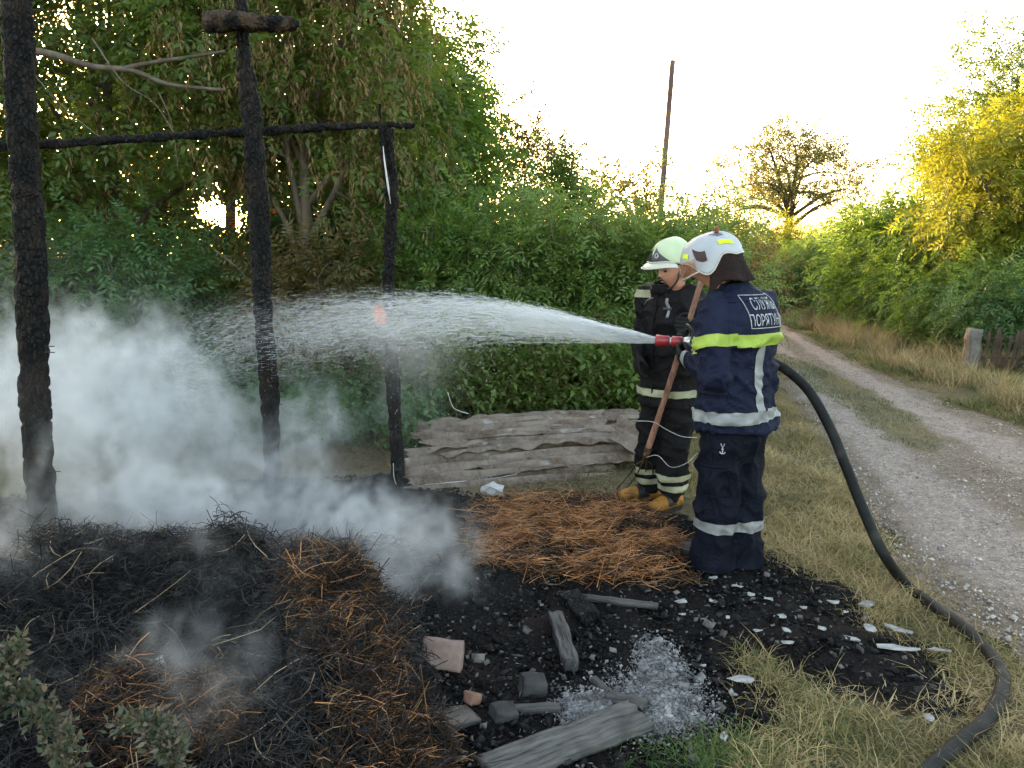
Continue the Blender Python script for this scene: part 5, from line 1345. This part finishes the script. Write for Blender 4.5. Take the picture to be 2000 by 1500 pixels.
# neck curtain
V = []; F = []; nU, nVv = 36, 10
for j in range(nVv + 1):
    b = j / nVv
    for i in range(nU + 1):
        ph = 1.50 + (2 * math.pi - 3.0) * i / nU; p = ha.pt((ph + math.pi) % (2 * math.pi) - math.pi, .97, -.006)
        o_ = (p - ha.c); o_ -= ha.up * o_.dot(ha.up); back = max(0, -math.cos(ph))
        V.append(p + o_.normalized() * (.075 * b ** 1.3 * (.25 + .75 * back) + .008 * math.sin(ph * 9) * b) - Vector((0, 0, 1)) * (.115 + .05 * back) * b * 1.05)
for j in range(nVv):
    for i in range(nU): k = j * (nU + 1) + i; F.append((k, k + 1, k + nU + 2, k + nU + 1))
mb = MB(); mb.add(V, F); cu = mb.build('neck_curtain', curtain_m, he, True)
sm = cu.modifiers.new('thick', 'SOLIDIFY'); sm.thickness = .004

# ------------------------------------------------------------------ second firefighter: black suit, pale green helmet, holds the pitchfork
B = Person('person', 'firefighter in black suit and pale green helmet leaning on a pitchfork', (1.04, 5.06, Hz(1.04, 5.06)), 217)
FK0, FK1 = at(1370, 548, 4.62), at(1262, 888, 4.98)        # pitchfork handle, top to socket
FKD = (FK1 - FK0).normalized()
hLB = B.rel(FK0.lerp(FK1, .225)); hRB = B.rel(at(1247, 690, 4.98))
shL, shR = B.T((.01, .195, 1.40)), B.T((.01, -.195, 1.40))
elL, elR = B.T((.05, .31, 1.10)), B.T((-.05, -.27, 1.12))
hcB = B.rel(at(1313, 524, 4.94)); hfB = Vector((math.cos(R(207)), math.sin(R(207)), -.26)).normalized(); huB = Vector((hfB.x * .3, hfB.y * .3, 1))
mb = MB()
rings(mb, [(.78, 0, 0, .12, .16), (.95, 0, 0, .115, .155), (1.1, 0, 0, .115, .155), (1.28, 0, 0, .12, .17), (1.40, .01, 0, .10, .16), (1.45, .02, 0, .07, .09)], B.T)
limb(mb, [B.T((.02, 0, 1.41)), hcB - huB * .09 - hfB * .01], [.06, .057])
head_shape(mb, hcB, hfB, huB, 1.0)
for sh, el, h_ in ((shL, elL, hLB), (shR, elR, hRB)): limb(mb, [sh, el], [.055, .042]); limb(mb, [el, el.lerp(h_, .8)], [.042, .03])
FLb, FRb = B.T((.06, .095, 0)), B.T((.05, -.125, 0))
for f_, yy in ((FLb, .09), (FRb, -.09)): limb(mb, [B.T((0, yy, .84)), B.T((.02, yy, .46)), f_ + Vector((0, 0, .16))], [.085, .06, .045])
bo = link('body', remesh(mb, .008, 2, 'body'), skin_m, B.root)
lfB = huB.cross(hfB).normalized(); upB = hfB.cross(lfB)
for s_ in (1, -1):
    mb = MB(); limb(mb, [hcB + hfB * .076 + lfB * s_ * .030 + upB * .004, hcB + hfB * .078 + lfB * s_ * .030 + upB * .004], [.010, .010], 10); mb.build('eye', ink_m, bo, True)
    mb = MB(); limb(mb, [hcB + hfB * .086 + lfB * s_ * .016 + upB * .022, hcB + hfB * .080 + lfB * s_ * .044 + upB * .022], [.0045, .003], 8); mb.build('eyebrow', surface('brow_hair', (.05, .03, .02), (.08, .05, .03), 20, .8, .1, 50), bo, True)
mb = MB(); limb(mb, [hcB + hfB * .088 + lfB * .020 - upB * .064, hcB + hfB * .094 - upB * .063, hcB + hfB * .088 - lfB * .020 - upB * .064], [.003, .0045, .003], 8); mb.build('mouth', surface('lips', (.26, .09, .07), (.32, .12, .09), 20, .5, .05, 50), bo, True)
# jacket
mb = MB()
rings(mb, [(.69, 0, 0, .165, .215), (.78, 0, 0, .166, .215), (.95, 0, 0, .158, .208), (1.10, 0, 0, .158, .208), (1.25, 0, 0, .165, .215), (1.36, 0, 0, .152, .21), (1.43, .005, 0, .125, .17), (1.465, .01, 0, .10, .115), (1.49, .015, 0, .085, .09)], B.T)
limb(mb, [shL + B.T((0, -.02, -.01)), shL.lerp(elL, .5), elL], [.092, .082, .076]); limb(mb, [elL, elL.lerp(hLB, .5), elL.lerp(hLB, .84)], [.075, .066, .056])
limb(mb, [shR + B.T((0, .02, -.01)), shR.lerp(elR, .5), elR], [.092, .084, .078]); limb(mb, [elR, elR.lerp(hRB, .5), elR.lerp(hRB, .84)], [.077, .068, .060])
jb = displace(remesh(mb, .0095, 5, 'jacket'), folds(14, .020, .008, 4.5, 12, (1, 1, 1.3)))
jbo = link('jacket', jb, black_c, B.root)
link('hem_stripe', band_z(jb, .765, .812, (.02, .0), None, .009), cream_refl, jbo)
link('shoulder_stripe', cut_band(jb, [(Vector((0, 0, 1.445)), Vector((0, 0, 1))), (Vector((0, 0, 1.395)), Vector((0, 0, -1)))], lambda c, n: B.loc(c).y < -.07 and B.loc(c).x > -.02, .005), cream_refl, jbo)
bmj = bmesh.new(); bmj.from_mesh(jb); trj = BVHTree.FromBMesh(bmj)
def pressed(P_, pts, nm, mat, r, par, flat=.5):
    mbp = MB(); Q = []
    for p0, p1 in zip(pts[:-1], pts[1:]): Q += [press(trj, P_.T((.3, p0[0] + (p1[0] - p0[0]) * k / 6, p0[1] + (p1[1] - p0[1]) * k / 6)), -P_.fw, .003) for k in range(6)]
    mbp.tube(Q, r, 8); return mbp.build(nm, mat, par, True)
pressed(B, [(.0, 1.46), (.005, 1.2), (.0, .95), (0, .71)], 'zip_flap', black_t, .009, jbo)
pressed(B, [(-.045, 1.40), (-.09, 1.385), (-.15, 1.345)], 'piping', grey_refl, .004, jbo)
pressed(B, [(.085, 1.40), (.10, 1.34), (.10, 1.27)], 'strap', grey_refl, .010, jbo); pressed(B, [(.075, 1.335), (.125, 1.335)], 'buckle', dark_plastic, .012, jbo)
bmj.free()
# collar
mb = MB(); V = []; n_ = 28
for z, k in ((-.07, 1.15), (-.04, 1.10), (-.012, 1.12)):
    for i in range(n_): a = 2 * math.pi * i / n_; V.append(B.T((.04 + .095 * k * math.cos(a), .095 * k * math.sin(a), 1.515 + z - .018 * math.cos(a))))
F = [(j * n_ + i, j * n_ + (i + 1) % n_, (j + 1) * n_ + (i + 1) % n_, (j + 1) * n_ + i) for j in range(2) for i in range(n_)]
mb.add(V, F); co_ = mb.build('collar', black_c, jbo, True); sm = co_.modifiers.new('t', 'SOLIDIFY'); sm.thickness = .010
# trousers
mb = MB()
rings(mb, [(.55, 0, 0, .07, .12), (.63, 0, 0, .12, .17), (.70, 0, 0, .146, .193), (.80, 0, 0, .150, .195), (.92, 0, 0, .14, .18)], B.T)
for f_, yy in ((FLb, .09), (FRb, -.09)):
    limb(mb, [B.T((.0, yy, .72)), B.T((.035, yy * 1.05, .44)), Vector((f_.x, f_.y, .15)) - B.fw * .02], [.120, .108, .095], 22)
tb_ = displace(remesh(mb, .0095, 4, 'trousers'), folds(21, .022, .010, 5.0, 12, (1, 1, 1.4)))
tbo = link('trousers', tb_, black_t, B.root)
for z0, z1 in ((.145, .185), (.215, .255)): link('leg_stripe', band_z(tb_, z0, z1, (.05, .03), None, .005), cream_refl, tbo)
for f_, yo in ((FLb, 4), (FRb, -22)):
    b_ = boot(B, Vector((f_.x, f_.y, 0)) - B.fw * .02, yo, boot_y, boot_k, .17, .062, .30)
    d_ = Vector((math.cos(B.h + R(yo)), math.sin(B.h + R(yo)), 0)); f0_ = Vector((f_.x, f_.y, 0)) - B.fw * .02
    link('boot_panel', cut_band(b_.data, [(f0_ + d_ * .095, d_), (f0_ + d_ * .0, -d_ + Vector((0, 0, .3)))], lambda c, n: c.z > .045, .004), boot_k, b_)

# gloves
s_ = FKD.cross(Vector((0, 1, 0))).normalized()
add_glove(B, hLB + Vector((.055, .015, -.02)), Vector((-1, -.35, .15)), Vector((-.25, .85, -.1)), -FKD, 1.05)
add_glove(B, hRB + Vector((0, 0, -.0)), Vector((-.05, -.05, -1)), Vector((.9, .1, -.1)), Vector((-.3, -.9, 0)), .45)
# helmet
rimB = lambda ph: (.022 - .055 * math.exp(-((abs(ph) - 1.7) / .6) ** 2) - (.05 if abs(ph) > 2 else 0) * min(1, (abs(ph) - 2) * 2))
hb = Shell(hcB + huB * .048 - hfB * .010, hfB, huB, (.150, .128, .142), rimB)
heB = hb.build('helmet', green_shell, B.root, crest=.010)
hb.patch('front_plate', dark_plastic, heB, -.95, .95, .50, .985, .006, 16, lambda a, b: (.5 + (a - .5) * (.10 + .90 * b ** 1.2), b))
pl = MB().tube([hb.pt(.30 + .10 * math.cos(a) * (1 - .04 * a), .80 + .075 * math.sin(a) * (1 - .04 * a), .010) for a in np.linspace(0, 8.5, 30)], .0032, 6); pl.build('emblem', white_print, heB, True)
MB().tube([hb.pt(-1.1 + 2.2 * k / 30, 1.0, .006) for k in range(31)], .006, 6).build('brim_edge', rim_m, heB, True)
V = []; F = []; nU = 26
for j, (o_, z_) in enumerate(((.0, -.002), (.025, -.008), (.048, -.018), (.056, -.026))):
    for i in range(nU + 1):
        ph = -1.15 + 2.3 * i / nU; p = hb.pt(ph, 1.0, .004); q_ = p - hb.c; q_ -= hb.up * q_.dot(hb.up)
        V.append(p + q_.normalized() * o_ * math.cos(ph * .8) + hb.up * z_)
for j in range(3):
    for i in range(nU): k = j * (nU + 1) + i; F.append((k, k + 1, k + nU + 2, k + nU + 1))
mb = MB(); mb.add(V, F); vo = mb.build('visor', clear_v, heB, True); MB().tube(V[3 * (nU + 1):], .004, 6).build('visor_rim', rim_m, vo, True)
V = []; F = []; nU, nVv = 30, 8
for j in range(nVv + 1):
    b = j / nVv
    for i in range(nU + 1):
        ph = 1.85 + (2 * math.pi - 3.7) * i / nU; p = hb.pt((ph + math.pi) % (2 * math.pi) - math.pi, .97, -.006); q_ = p - hb.c; q_ -= hb.up * q_.dot(hb.up)
        V.append(p + q_.normalized() * (.02 * b) - Vector((0, 0, 1)) * .12 * b)
for j in range(nVv):
    for i in range(nU): k = j * (nU + 1) + i; F.append((k, k + 1, k + nU + 2, k + nU + 1))
mb = MB(); mb.add(V, F); cu = mb.build('neck_curtain', curtain_m, heB, True); sm = cu.modifiers.new('thick', 'SOLIDIFY'); sm.thickness = .004
# chin strap
mb = MB().tube(spline([hcB + lfB * .078 + upB * .0, hcB + lfB * .068 - upB * .07 + hfB * .03, hcB - upB * .118 + hfB * .055, hcB - lfB * .068 - upB * .07 + hfB * .03, hcB - lfB * .078], 20), .006, 6); mb.build('chin_strap', dark_plastic, heB, True)

# ------------------------------------------------------------------ pitchfork
handle_m = wood_mat('red_brown_handle', (.16, .075, .05), (.30, .16, .11), (.08, .04, .03), (26, 26, 2))
fk = empty('pitchfork', FK1); tag(fk, 'pitchfork with a reddish-brown wooden handle held upright', 'pitchfork')
mb = log_mesh([FK0 - FK1, (FK0 - FK1) * .5 + Vector((.006, 0, 0)), Vector((0, 0, 0))], [.017, .019, .021], 40, 14, 3, .004, 0); mb.build('handle', handle_m, fk, True)
MB().tube([-FKD * .06, FKD * .05], [.024, .016], 12).build('socket', iron_m, fk, True)
for k, px in enumerate(((1196, 952), (1213, 958), (1232, 962), (1252, 962))):
    tip = on_ground(px[0], px[1]) - FK1; tip.y = 5.30 - FK1.y - .04 * k; tip.z = Hz(FK1.x + tip.x, FK1.y + tip.y) - FK1.z + .01
    sp_ = Vector(((k - 1.5) * .035, 0, -.02)); P = spline([FKD * .04, FKD * .06 + sp_, (sp_ + FKD * .05).lerp(tip, .5) + Vector((.025, -.02, .03)), tip], 20)
    MB().tube(P, list(np.linspace(.006, .003, 20)), 7).build('tine', iron_m, fk, True)

# ------------------------------------------------------------------ nozzle
red_m = surface('red_anodised', (.22, .012, .016), (.30, .022, .028), 10, .35, .08, 60, spec=.5)
alu_m = surface('cast_aluminium', (.42, .42, .42), (.6, .6, .6), 10, .35, .1, 60, metal=.7)
nz = empty('fire_nozzle', NZ0); tag(nz, 'red fire hose nozzle with a metal valve handle in gloved hands', 'nozzle')
Ln = (NZ1 - NZ0).length
def along(t): return NZD * (Ln * t)
MB().tube([along(.62), along(.64), along(.80), along(.97), along(1.0)], [.025, .029, .029, .033, .030], 24).build('nozzle_tip', red_m, nz, True)
MB().tube([along(.56), along(.62)], [.020, .020], 20).build('collar', alu_m, nz, True)
MB().tube([along(.26), along(.28), along(.54), along(.56)], [.024, .028, .028, .024], 24).build('barrel', red_m, nz, True)
MB().tube([along(-.35), along(-.1), along(.1), along(.26)], [.026, .030, .028, .022], 24).build('coupling', alu_m, nz, True)
mb = MB(); hb_ = along(.08)
mb.tube(spline([hb_ + Vector((0, -.030, .0)), hb_ + Vector((.01, -.030, .05)), hb_ + Vector((-.012, -.02, .088)), hb_ + Vector((-.012, .02, .088)), hb_ + Vector((.01, .030, .05)), hb_ + Vector((0, .030, 0))], 30), .007, 8)
mb.build('valve_handle', dark_plastic, nz, True)

# ------------------------------------------------------------------ hose
hose_m = surface('hose_rubber', (.007, .007, .0075), (.018, .0175, .017), 9, .65, .25, 120, spec=.15, c3=(.07, .06, .05), c3_scale=4, c3_amt=(.58, .8))
def gz(u, v, up=.026):
    p = on_ground(u, v, .03); return Vector((p.x, p.y, Hz(p.x, p.y) + up))
HP = [NZ0 + along(-.30), NZ0 - NZD * .12 + Vector((.02, .03, -.01)), NZ0 + Vector((.22, .14, -.04)), NZ0 + Vector((.38, .20, -.02)), at(1497, 700, 4.33), at(1535, 722, 4.25), at(1580, 764, 4.15), at(1622, 838, 4.0), at(1655, 918, 3.88), at(1690, 1005, 3.72), at(1725, 1080, 3.60), gz(1768, 1130), gz(1815, 1168), gz(1870, 1207), gz(1920, 1252), gz(1955, 1302), gz(1957, 1345), gz(1930, 1396), gz(1885, 1440), gz(1825, 1492), gz(1770, 1550), gz(1700, 1640)]
P = spline(HP, 220); h0 = P[0].copy()
MB().tube([p - h0 for p in P], .0265, 20).build('fire_hose', hose_m, None, True)
ho = COL.objects['fire_hose']; ho.location = h0; tag(ho, 'dark rubber fire hose curving from the front firefighter down beside the track', 'hose')
# ================================================================== WATER JET
def water_mat():
    m, N, out = nt('spray_water')
    p = N('BsdfPrincipled', {'Base Color': (.9, .92, .94, 1), 'Roughness': .25, 'Specular IOR Level': .6})
    t = N('BsdfTranslucent', {'Color': (.9, .92, .94, 1)})
    a_ = N('MixShader', {0: .5, 1: p.outputs[0], 2: t.outputs[0]})
    out(N('MixShader', {0: .36, 1: N('BsdfTransparent').outputs[0], 2: a_.outputs[0]}).outputs[0]); return m
water_m = water_mat()
JP = [NZ1, at(1200, 654, 4.30), at(1050, 634, 4.48), at(900, 622, 4.66), at(750, 626, 4.82), at(600, 640, 5.0), at(450, 662, 5.15), at(320, 700, 5.3)]
JS = [.012, .034, .085, .125, .150, .17, .20, .22]
PJ = np.array([tuple(p) for p in spline(JP, 200)]); TJ = np.gradient(PJ, axis=0); TJ /= np.linalg.norm(TJ, axis=1, keepdims=True)
SJ = np.interp(np.linspace(0, 1, 200), np.linspace(0, 1, len(JS)), JS)
n = 30000
t = rng.random(n) ** 1.5; i = np.clip((t * 199).astype(int), 0, 199)
rad = np.clip(rng.normal(0, .55, (n, 2)), -1.2, 1.2)
top = rng.random(n) < .35; rad[top, 1] = rng.normal(.78, .26, top.sum())        # the upper skin of the jet is densest
fall = np.clip(-rng.exponential(.5, n) * (t ** 2) * 1.3, -2.6, 0)
pos = PJ[i] + np.c_[np.zeros(n), rad[:, 0] * SJ[i] * .8, (rad[:, 1] + fall) * SJ[i]]
d = TJ[i] + rng.normal(size=(n, 3)) * .018 + np.c_[np.zeros(n), np.zeros(n), rad[:, 1] * .10 * (1 - t)]
Ls = (.04 + .16 * rng.random(n) ** 2) * (1 - .6 * t); Ws = (.0009 + .0020 * rng.random(n) ** 2) * (1 - .2 * t)
V, F = scatter(STONE, STONE_F, pos, frames(d), np.c_[Ls, Ws, Ws])
jet = empty('water_jet', NZ1); tag(jet, 'white jet of water arcing from the red nozzle over the smouldering straw', kind='stuff')
def as_child(name, V, F, mat):
    o = link(name, fastmesh(name, V - np.array(tuple(NZ1)), F), mat, jet); o['kind'] = 'stuff'; return o
as_child('water_streaks', V, F, water_m)
core = MB(); k = 46
core.tube([Vector(PJ[j]) - NZ1 for j in range(k)], [float(SJ[j] * (.80 - .62 * j / k)) for j in range(k)], 14)
core.build('jet_core', water_m, jet, True)
n = 2600
i = rng.integers(70, 199, n); fallz = rng.exponential(.16, n)
pos = PJ[i] + np.c_[rng.normal(0, .08, n), rng.normal(0, .12, n), -fallz]
s = .0022 + .002 * rng.random(n)
V, F = scatter(STONE, STONE_F, pos, frames(np.c_[-np.ones(n), .3 * np.ones(n), -1.5 - fallz * 4]), np.c_[s * 4, s, s])
as_child('water_drops', V, F, water_m)

# ================================================================== FLAME licking behind the jet on the slender post
m, N, out = nt('flame')
out(N('MixShader', {0: .25, 1: N('BsdfTransparent').outputs[0], 2: N('Emission', {0: (1.0, .20, .05, 1), 1: .08}).outputs[0]}).outputs[0])
mb = MB()
for k, (u, v0, v1) in enumerate(((738, 630, 592), (746, 628, 590), (753, 625, 598))):
    limb(mb, [at(u, v0, Y3 - .06), at(u - 4, (v0 + v1) / 2, Y3 - .07), at(u - 6, v1, Y3 - .06)], [.02, .016, .003], 10)
fo = remesh(mb, .006, 2, 'flame'); fl_ = link('flame', fo, m); tag(fl_, 'small orange flame on the slender post seen through the water', kind='stuff')

# ================================================================== SMOKE (density grid built with geometry nodes)
def volume_cloud(name, label, lo, hi, step, blobs, noise, mat, erode, gain, seed, flow=(0, 0, 0), haze=0.0):
    """blobs: (centre, radii, strength). density = gain * max(0, sum of soft blobs - erode * fractal noise)^1.5"""
    vol = bpy.data.volumes.new(name); o = bpy.data.objects.new(name, vol); COL.objects.link(o)
    ng = bpy.data.node_groups.new(name, 'GeometryNodeTree')
    ng.interface.new_socket('Geometry', in_out='INPUT', socket_type='NodeSocketGeometry'); ng.interface.new_socket('Geometry', in_out='OUTPUT', socket_type='NodeSocketGeometry')
    def N(typ, ins=None, **kw):
        n_ = ng.nodes.new(typ)
        for k_, v_ in kw.items(): setattr(n_, k_, v_)
        for k_, v_ in (ins or {}).items():
            if isinstance(v_, bpy.types.NodeSocket): ng.links.new(v_, n_.inputs[k_])
            else: n_.inputs[k_].default_value = v_
        return n_
    M_ = lambda op, a, b=0.0: N('ShaderNodeMath', {0: a, 1: b}, operation=op).outputs[0]
    VM = lambda op, a, b: N('ShaderNodeVectorMath', {0: a, 1: b}, operation=op).outputs[0]
    pos = N('GeometryNodeInputPosition').outputs[0]
    psh = VM('ADD', pos, (seed * 3.7, seed * 1.3, 0))
    w1 = N('ShaderNodeTexNoise', {'Vector': psh, 'Scale': 1.3, 'Detail': 2.0}).outputs['Color']
    w2 = N('ShaderNodeTexNoise', {'Vector': psh, 'Scale': 3.6, 'Detail': 2.0}).outputs['Color']
    wp = VM('ADD', pos, VM('MULTIPLY', VM('SUBTRACT', w1, (.5, .5, .5)), (.65, .65, .42)))
    wp = VM('ADD', wp, VM('MULTIPLY', VM('SUBTRACT', w2, (.5, .5, .5)), (.30, .30, .22)))
    S = None
    for c, r_, st_ in blobs:
        q_ = VM('DIVIDE', VM('SUBTRACT', wp, c), r_)
        l2 = N('ShaderNodeVectorMath', {0: q_, 1: q_}, operation='DOT_PRODUCT').outputs['Value']
        g_ = M_('MULTIPLY', M_('EXPONENT', M_('MULTIPLY', l2, -1.0)), st_)
        S = g_ if S is None else M_('ADD', S, g_)
    sc_, det, ro = noise
    wq = VM('ADD', VM('MULTIPLY', wp, (1.2, 1.0, .85)), (seed, 0, 0))
    nz_ = N('ShaderNodeTexNoise', {'Vector': wq, 'Scale': sc_, 'Detail': det, 'Roughness': ro, 'Distortion': .9}).outputs[0]
    nz_ = N('ShaderNodeMapRange', {0: nz_, 1: .35, 2: .65, 3: 0.0, 4: 1.0}).outputs[0]
    S1 = M_('MINIMUM', S, 1.0)
    e = M_('SUBTRACT', M_('ADD', nz_, M_('MULTIPLY', S1, erode)), 1.0)
    d_ = M_('POWER', M_('MAXIMUM', e, 0.0), 1.35)
    fn_ = N('ShaderNodeTexNoise', {'Vector': wq, 'Scale': sc_ * 3.2, 'Detail': 5.0, 'Roughness': .6, 'Distortion': .6}).outputs[0]
    d_ = M_('MULTIPLY', d_, N('ShaderNodeMapRange', {0: fn_, 1: .38, 2: .62, 3: .05, 4: 1.9}).outputs[0])
    d_ = M_('ADD', M_('MULTIPLY', d_, gain), M_('MULTIPLY', S, haze))
    d_ = M_('MULTIPLY', d_, N('ShaderNodeMapRange', {0: S, 1: .02, 2: .08, 3: 0.0, 4: 1.0}).outputs[0])
    res = [max(8, int((h_ - l_) / step)) for l_, h_ in zip(lo, hi)]
    vc = N('GeometryNodeVolumeCube', {'Density': d_, 'Background': 0.0, 'Min': lo, 'Max': hi, 'Resolution X': res[0], 'Resolution Y': res[1], 'Resolution Z': res[2]})
    sm_ = N('GeometryNodeSetMaterial', {'Geometry': vc.outputs[0], 'Material': mat})
    go_ = N('NodeGroupOutput'); ng.links.new(sm_.outputs[0], go_.inputs[0])
    md = o.modifiers.new('cloud', 'NODES'); md.node_group = ng
    vol.materials.append(mat)
    return tag(o, label, kind='stuff')
def smoke_mat(name, col, aniso):
    m, N, out = nt(name)
    p = N('VolumePrincipled', {'Color': rgba(col), 'Density': 1.0, 'Anisotropy': aniso}); out(None, p.outputs[0]); return m
smoke_m = smoke_mat('smoke', (.86, .87, .885), .25)
BL_ = [  # centre, radii, strength (strengths add up and saturate at 1)
    ((-2.35, 3.85, .55), (.38, .22, .40), .74), ((-4.0, 5.8, .8), (.9, .9, .7), .6),
    ((-2.55, 4.9, .55), (.55, .6, .45), 1.0), ((-2.2, 4.6, .25), (.7, .5, .22), 1.1), ((-1.6, 4.2, .22), (.7, .4, .18), 1.0),
    ((-2.7, 5.3, .95), (.55, .6, .38), .62), ((-3.3, 5.2, .7), (.8, .8, .6), .65), ((-2.1, 5.5, .65), (.8, .7, .36), .42),
    ((-1.5, 5.0, .42), (.8, .6, .28), .62), ((-.95, 4.4, .16), (.5, .4, .14), .85), ((-.60, 3.95, .22), (.30, .30, .22), .70),
    ((-.30, 3.50, .12), (.22, .22, .2), .5), ((-.25, 4.5, .05), (.35, .35, .10), .55), ((-2.1, 2.95, .50), (.40, .22, .14), 1.0),
    ((-1.0, 3.05, .44), (.45, .30, .20), .74), ((-1.3, 2.35, .34), (.8, .3, .09), .50), ((-.85, 2.0, .28), (.35, .2, .08), .48), ((-.45, 3.65, .22), (.36, .36, .26), .72), ((-.8, 6.3, .45), (.4, .5, .40), .38), ((-1.0, 2.6, .30), (.3, .3, .10), .5),
    ((-3.6, 7.0, .8), (1.1, .9, .5), .34), ((-1.9, 6.8, .35), (1.1, .7, .30), .34), ((-1.75, 5.0, 3.22), (.20, .12, .10), .35)]
volume_cloud('smoke', 'grey-white smoke rolling off the smouldering straw heap', (-5.2, 1.7, -.1), (.7, 8.4, 3.4), .027, BL_, (3.0, 9.0, .70), smoke_m, .92, 4.8, 2.0, haze=.05)
mist_m = smoke_mat('mist', (.97, .97, .97), .4)
volume_cloud('water_mist', 'fine water mist drifting below the far end of the jet', (-2.6, 4.3, .5), (.6, 6.3, 1.7), .035,
             [((-.75, 4.95, 1.16), (.45, .25, .16), .9), ((-1.3, 5.1, 1.18), (.6, .3, .18), .8), ((-.3, 4.7, 1.26), (.5, .2, .10), .7), ((-.72, 5.15, .92), (.25, .25, .22), .7)],
             (5.0, 5.0, .6), mist_m, .75, 1.6, 5.0, haze=.30)
# the sun's disc itself, low behind the trees
m, N, out = nt('sun_disc'); out(N('Emission', {0: (1, .78, .42, 1), 1: 6.0}).outputs[0])
bm = bmesh.new(); bmesh.ops.create_uvsphere(bm, u_segments=24, v_segments=16, radius=4500 * math.tan(R(.30)))
me = bpy.data.meshes.new('sun_disc'); bm.to_mesh(me); bm.free()
sd_ = link('sky_sun', me, m, None, True); sd_.location = SUN_DIR * 4500; tag(sd_, 'low orange sun glowing through the trees', kind='structure')
